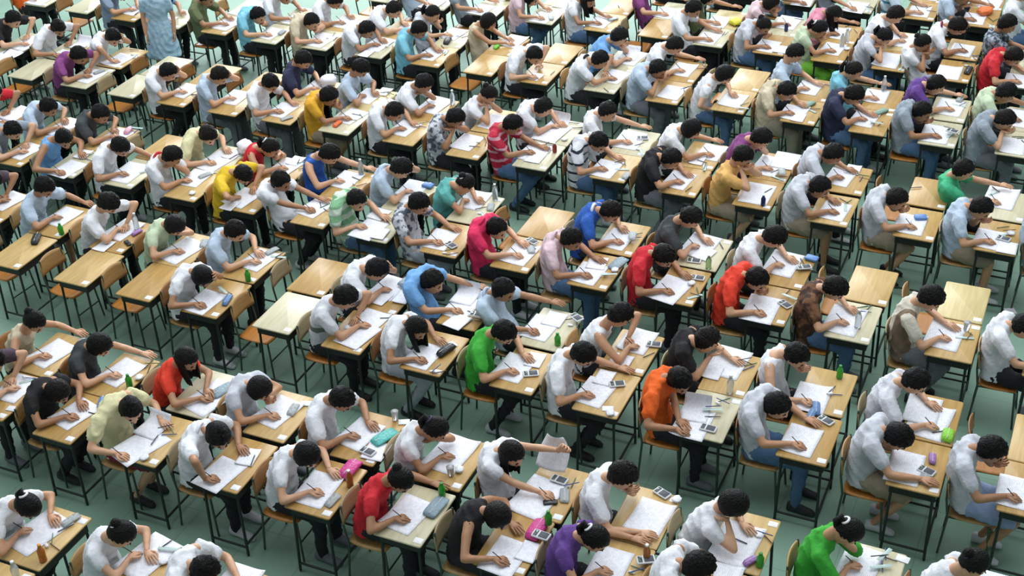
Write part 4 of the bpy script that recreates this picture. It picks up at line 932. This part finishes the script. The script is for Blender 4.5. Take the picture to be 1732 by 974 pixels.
def raised_page():
    V = []; Fc = []; nx, ny = 8, 12
    for zt_ in (0, 1):
        for i in range(nx):
            for j in range(ny):
                u, v = i/(nx-1)*2-1, j/(ny-1); wd = .135*(1-.75*max(0, v-.45)**1.2*1.3)
                V.append((u*wd+.02*v, .02+.10*math.sin(v*2.2)+.03*u*u, .008+.30*v**1.15+.0015*zt_*(1 if j else 1)))
    for i in range(nx-1):
        for j in range(ny-1):
            a = i*ny+j; q = (a, a+1, a+ny+1, a+ny); Fc.append(q); Fc.append(tuple(nx*ny+t for t in (q[::-1])))
    rim = [i*ny for i in range(nx)]+[(nx-1)*ny+j for j in range(1, ny)]+[i*ny+ny-1 for i in range(nx-2, -1, -1)]+[j for j in range(ny-2, 0, -1)]
    for a, b in zip(rim, rim[1:]+rim[:1]): Fc.append((a, b, nx*ny+b, nx*ny+a))
    return Geo().add([(x, y-.002*(k//(nx*ny)), z) for k, (x, y, z) in enumerate(V)], Fc)
SH['R'] = [raised_page()]
SH = {k: [g.mesh('exam_paper', PAPER) for g in v] for k, v in SH.items()}
PN = dict(A='exam_paper', L='exam_paper', s='answer_slip', B='open_booklet', C='exam_paper', R='exam_paper')
PD = dict(A='white exam sheet', L='large white exam sheet', s='small white answer slip', B='open white exam booklet', C='white exam sheet with page curling up', R='white exam page held upright in mid turn')
def used_z(s, x, y, rad):
    """height of whatever already lies at this spot of the desk"""
    z = 0
    for (a, b, c, h) in s.setdefault('occ', []):
        if abs(a-x) < c[0]/2+rad and abs(b-y) < c[1]/2+rad: z = max(z, h)
    return z
for s in S:
    if not s['pap'] and s['head'] is None: continue
    cnt = {}
    for n, (u, v, rot, ty) in enumerate(s['pap']):
        q = on_z(u, v, DH); w_, l_ = dict(A=(.29, .40), L=(.32, .47), s=(.19, .23), B=(.28, .42), C=(.24, .34), R=(.26, .14))[ty]
        x = min(max(q[0], s['xb']+w_/2-.03), s['x']-w_/2+.03); y = min(max(q[1], s['y']+l_/2-.05), s['y']+DL-l_/2+.05)
        z = DH+.002+n*.0062
        o = obj(PN[ty], s['rng'].choice(SH[ty]), loc=(x, y, z), rz=math.radians(rot))
        s['occ'] = s.get('occ', [])+[(x, y, (w_, l_), z+.0055-DH)]
        cnt[ty] = cnt.get(ty, 0)+1; ord_ = {1: '', 2: 'second ', 3: 'third '}[cnt[ty]]
        tag(o, ord_+PD[ty]+' on the desk '+at(s), 'paper', 'exam papers on the desks')
# item kinds -> (name, category, description, builder, parts)
def bottle(col, h=.20, r_=.032, clear=False, cap='e8ecee'):
    m = mat('bottle_'+col, col, .15, trans=.75 if clear else .25); g = Geo()
    R = [(0, 0, 0)]; pr = [(0, r_*.85), (.006, r_), (h*.35, r_*.96), (h*.62, r_), (h*.80, r_*.6), (h*.88, r_*.42), (h*.93, r_*.42)]
    g.loft([((0, 0, z), (k, 0, 0), (0, k, 0)) for z, k in pr], 0, 12)
    c = Geo().loft([((0, 0, z), (k, 0, 0), (0, k, 0)) for z, k in ((h*.92, r_*.48), (h, r_*.48), (h*1.01, r_*.40))], 0, 12)
    b = Geo().loft([((0, 0, z), (k, 0, 0), (0, k, 0)) for z, k in ((h*.30, r_*1.03), (h*.58, r_*1.03))], 0, 12, cap=False)
    return [(None, g, m), ('cap', c, mat('cap_'+cap, cap, .5))]
def can(col, h=.125, r_=.033):
    g = Geo().loft([((0, 0, z), (k, 0, 0), (0, k, 0)) for z, k in ((0, r_*.85), (.008, r_), (h*.92, r_), (h, r_*.85))], 0, 14)
    c = Geo().loft([((0, 0, z), (k, 0, 0), (0, k, 0)) for z, k in ((h, r_*.8), (h+.003, r_*.8))], 0, 14)
    return [(None, g, mat('can_'+col, col, .35)), ('lid', c, mat('can_lid', 'b8bcc0', .3, .8))]
def pouch(col, l=.20, w_=.075, h=.045, trans=None, zip_='d8d8dc'):
    g = Geo(); R = []
    for t in np.linspace(-1, 1, 9):
        k = (1-abs(t)**6*.30); k2 = 1-abs(t)**4*.6; R.append(((t*l/2, 0, h*.5*k2+.002), (0, w_/2*k, 0), (0, 0, h*.5*k2)))
    g.loft(R, 0, 12); g.V = [np.column_stack([v[:, 0]+.004*np.sin(v[:, 1]*70), np.sign(v[:, 1])*(w_/2)*(np.abs(v[:, 1])/(w_/2))**.6, v[:, 2]]) for v in g.V]; z = Geo().tube([(-l*.42, 0, h*.93), (0, .0, h*1.0), (l*.42, 0, h*.93)], .003, n=5)
    return [(None, g, mat('pouch_'+col, col, .45, trans=trans, bump=(40, .5))), ('zip', z, mat('zip_'+zip_, zip_, .4))]
def crumple(col, rx=.07, ry=.055, h=.04, trans=None, seed=1):
    rg = random.Random(seed); g = Geo().ball((0, 0, h*.5), (rx, ry, h*.55), nu=14, nv=9, noise=.22, rng=rg)
    g.V = [np.column_stack([v[:, 0], v[:, 1], np.maximum(v[:, 2], .001)]) for v in g.V]
    return [(None, g, mat('crumpled_'+col, col, .5, trans=trans))]
def calc():
    return [(None, Geo().box((0, 0, .008), (.085, .145, .016), bev=.010), mat('calculator_body', 'd4d8dc', .5)), ('screen', Geo().box((0, .045, .0168), (.066, .032, .002), bev=.003), mat('calculator_screen', '3c4a48', .2)),
            ('keypad', Geo().box((0, -.022, .0168), (.068, .075, .002), bev=.003), mat('calculator_keys', '4a4e56', .6))]
def flatbox(col, sx, sy, h, bev=.006, rough=.5):
    return [(None, Geo().box((0, 0, h/2), (sx, sy, h), bev=bev), mat('box_'+col, col, rough))]
def pen_g(col='22242c'):
    return [(None, Geo().tube([(-.068, 0, .005), (.055, 0, .005), (.070, 0, .0045)], [.0045, .0045, .0015], n=6), mat('pen_'+col, col, .35))]
KINDS = {
 'g': ('drink_bottle', 'bottle', 'green drink bottle', bottle('3fae3a', .135, .031, cap='2f8f3c')), 'g2': ('drink_bottle', 'bottle', 'pale green drink bottle', bottle('a9cfa2', .16, .031, True)),
 'b': ('water_bottle', 'bottle', 'clear water bottle', bottle('dfe8ec', .20, .032, True)), 'o': ('drink_bottle', 'bottle', 'orange juice bottle', bottle('c8742a', .17, .032, cap='d89038')),
 'a': ('drink_bottle', 'bottle', 'brown tea bottle with white cap', bottle('a8642c', .17, .030)), 'r': ('drink_bottle', 'bottle', 'small red bottle', bottle('9c3434', .12, .028)),
 'v': ('drink_bottle', 'bottle', 'small dark blue bottle', bottle('24346c', .13, .027)), 'x': ('folding_fan', 'stationery', 'lime green pencil pouch', pouch('7cd84c', .12, .06, .04)),
 'k': ('pencil_case', 'pencil case', 'black pencil case', pouch('202226', .22, .09, .05)), 'P': ('pencil_case', 'pencil case', 'large pink pencil bag', pouch('cc3f8e', .24, .13, .055)),
 'B': ('pencil_case', 'pencil case', 'blue pencil case', pouch('5a80b0', .19, .07, .04)), 'U': ('pencil_case', 'pencil case', 'small purple pencil case', pouch('9a6fae', .14, .06, .035)),
 'G': ('pencil_case', 'pencil case', 'lime green pencil case', pouch('86cc3a', .17, .10, .05)), 'O': ('pencil_case', 'pencil case', 'orange pencil case', pouch('e86a2c', .17, .07, .035)),
 'f': ('pencil_case', 'pencil case', 'pale pink pencil case', pouch('dca0b8', .18, .08, .045)), 'G5': ('pencil_case', 'pencil case', 'grey-green tin pencil box', flatbox('6f8f80', .19, .085, .028, .012)),
 'T': ('pencil_bag', 'pencil case', 'teal clear pencil bag', pouch('58c4bc', .25, .13, .03, .2)), 'Q': ('pencil_bag', 'pencil case', 'bluish clear pencil bag', pouch('a3bccb', .25, .13, .030, .4)),
 'q': ('pencil_bag', 'pencil case', 'transparent grey pencil bag', pouch('c4cccf', .17, .08, .020, .5)), 'c': ('calculator', 'calculator', 'grey-white pocket calculator', calc()),
 'h': ('mobile_phone', 'phone', 'black mobile phone', [(None, Geo().box((0, 0, .008), (.055, .12, .016), bev=.012), mat('phone_black', '1c1e22', .25)), ('screen', Geo().box((0, .02, .0168), (.042, .055, .0015), bev=.004), mat('phone_screen', '39424c', .15))]),
 't': ('tissue', 'tissue', 'crumpled white tissue', crumple('e4e8ee', .045, .035, .03)), 'w': ('carrier_bag', 'bag', 'crumpled white plastic bag', crumple('e2dfe6', .13, .10, .12, None, 4)),
 'y': ('carrier_bag', 'bag', 'crumpled yellow plastic bag', crumple('d8d040', .12, .09, .08, None, 5)), 'y2': ('carrier_bag', 'bag', 'crumpled orange plastic bag', crumple('e87a3c', .14, .10, .08, None, 6)),
 'z': ('tissue_pack', 'tissue', 'blue and white tissue pack', flatbox('5c88c4', .09, .13, .03, .012)), 'u': ('plastic_cup', 'cup', 'clear plastic cup', [(None, Geo().loft([((0, 0, z), (k, 0, 0), (0, k, 0)) for z, k in ((0, .024), (.09, .034), (.092, .036))], 0, 14), mat('cup_clear', 'e0e2e6', .2, trans=.5))]),
 'd': ('exam_card', 'card', 'small white exam card', flatbox('e6e9ee', .07, .10, .002, .004)), 's': ('pen', 'pen', 'dark pen', pen_g()), 'p': ('pen', 'pen', 'black pen', pen_g('15161a')),
 'e1': ('eraser', 'eraser', 'white eraser', flatbox('e0e2e6', .022, .045, .014, .004)), 'e2': ('pencil', 'pencil', 'green pencil', pen_g('3c6e50')), 'e3': ('ruler', 'ruler', 'clear plastic ruler', flatbox('b4ccc8', .032, .17, .003, .004, .2)),
 'e4': ('glue_stick', 'stationery', 'small dark correction pen', pen_g('5a3a2c')), 'e5': ('pen', 'pen', 'blue pen', pen_g('2c4c8c')),
}
KINDS['x'] = ('pencil_pouch', 'pencil case')+KINDS['x'][2:]; KINDS['e4'] = ('correction_pen', 'stationery')+KINDS['e4'][2:]
PM = {}
def put(kind, x, y, z, rz, label, group=None, tilt=None):
    nm, cat, desc, parts = KINDS[kind]
    if kind not in PM: PM[kind] = [(pn_, g.mesh(pn_ or nm, m), m) for pn_, g, m in parts]
    root = None
    for pn_, me, m in PM[kind]:
        if pn_ is None: root = obj(nm, me, loc=(x, y, z), rz=rz)
        else: obj(pn_, me, root)
    tag(root, label, cat, group or nm.replace('_', ' ')+'s on the desks'); return root
RAD = dict(P=.09, T=.10, Q=.10, k=.08, w=.1, y=.09, y2=.09)
for s in S:
    r = s['rng']; cnt = {}; L_ = []
    for k, u, v in s['it']:
        if k == 'n': L_ += [(e, u+dx, v+dy) for e, dx, dy in r.sample([('e1', -6, 3), ('e2', 5, -4), ('e3', 0, 6), ('e4', 7, 4), ('s', -3, -6), ('e5', 2, 2)], 3)]
        else: L_.append((k, u, v))
    for k, u, v in L_:
        h = {'b': .1, 'g': .08, 'o': .08, 'a': .08, 'g2': .08, 'v': .06, 'r': .06, 'u': .045, 'w': .05}.get(k, .01)
        q = on_z(u, v, DH+h); rd = RAD.get(k, .045)
        x = min(max(q[0], s['xb']+.03+rd*.5), s['x']-rd*.55); y = min(max(q[1], s['y']+rd*.6), s['y']+DL-rd*.6)
        z = 0
        for (a, b, c, hh) in s.get('occ', []):
            if abs(a-x) < c[0]/2+rd*.8 and abs(b-y) < c[1]/2+rd*.8: z = max(z, hh)
        # slip on the desk corner
        cnt[k] = cnt.get(k, 0)+1; nm, cat, desc, _ = KINDS[k]
        ds = desc if cnt[k] == 1 else 'second '+desc if cnt[k] == 2 else 'third '+desc
        rz = r.uniform(0, 3.1) if k in ('s', 'p', 'e2', 'e4', 'e5', 'e3') else math.radians(90)+r.uniform(-.6, .6) if k not in ('P', 'T', 'Q', 'G') else math.radians(75)+r.uniform(-.3, .3)
        put(k, x, y, DH+max(z, .0035)+.001, rz, ds+' on the desk '+at(s))
        s.setdefault('occ', []).append((x, y, (.03, .03) if rd < .05 else (rd*1.4, rd*1.4), z+{'e3': .004, 'd': .003}.get(k, .02 if KINDS[k][0] in ('pen', 'eraser', 'pencil') else .04) if rd < .05 else z+.05))
    if 'pen' in s:
        p_, fw = s['pen']; g = PM.setdefault('held', Geo().tube([(0, 0, 0), (.012, 0, 0), (.145, 0, 0)], [.001, .004, .004], n=6).mesh('pen', mat('pen_22242c', '22242c', .35)))
        tip = np.array([p_[0], p_[1], DH+.016]); dr = nrm(np.array([-.45, -.25, .85])+.15*np.array([fw[0], fw[1], 0])*-1)
        o = obj('pen', g, loc=tuple(tip)); o.rotation_euler = Vector(dr).to_track_quat('X', 'Z').to_euler()
        tag(o, 'pen held in the writing hand '+at(s), 'pen', 'pens held by the students')
# things on the floor
def floor_thing(name, parts, u, v, label, cat, rz=0.0):
    q = on_z(u, v, .0); root = None
    for pn_, g, m in parts:
        if pn_ is None: root = obj(name, g.mesh(name, m), loc=(q[0], q[1], .001), rz=rz)
        else: obj(pn_, g.mesh(pn_, m), root)
    tag(root, label, cat)
o = obj('paper_scrap', SH['s'][1], loc=tuple(on_z(1709, 526, .001)), rz=.5); o.location.z = .001; o.scale = (.7, .5, 1); tag(o, 'white paper scrap lying on the green floor at right', 'paper')
def bag(col): return [(None, Geo().loft([((0, 0, .002), (.15, 0, 0), (0, .08, 0)), ((0, 0, .10), (.17, 0, 0), (0, .10, 0)), ((0, 0, .26), (.14, 0, 0), (0, .085, 0)), ((0, 0, .34), (.08, 0, 0), (0, .04, 0))], 0, 14), mat('bag_'+col, col, .8, bump=(20, .6))),
                      ('strap', Geo().tube([(-.08, .05, .30), (-.04, .11, .40), (.04, .11, .40), (.08, .05, .30)], .010, n=6), mat('strap_'+col, '1c1c20', .8))]
floor_thing('school_bag', bag('6a2030'), 1101, 103, 'dark red school bag on the floor under an empty desk', 'bag', .4)
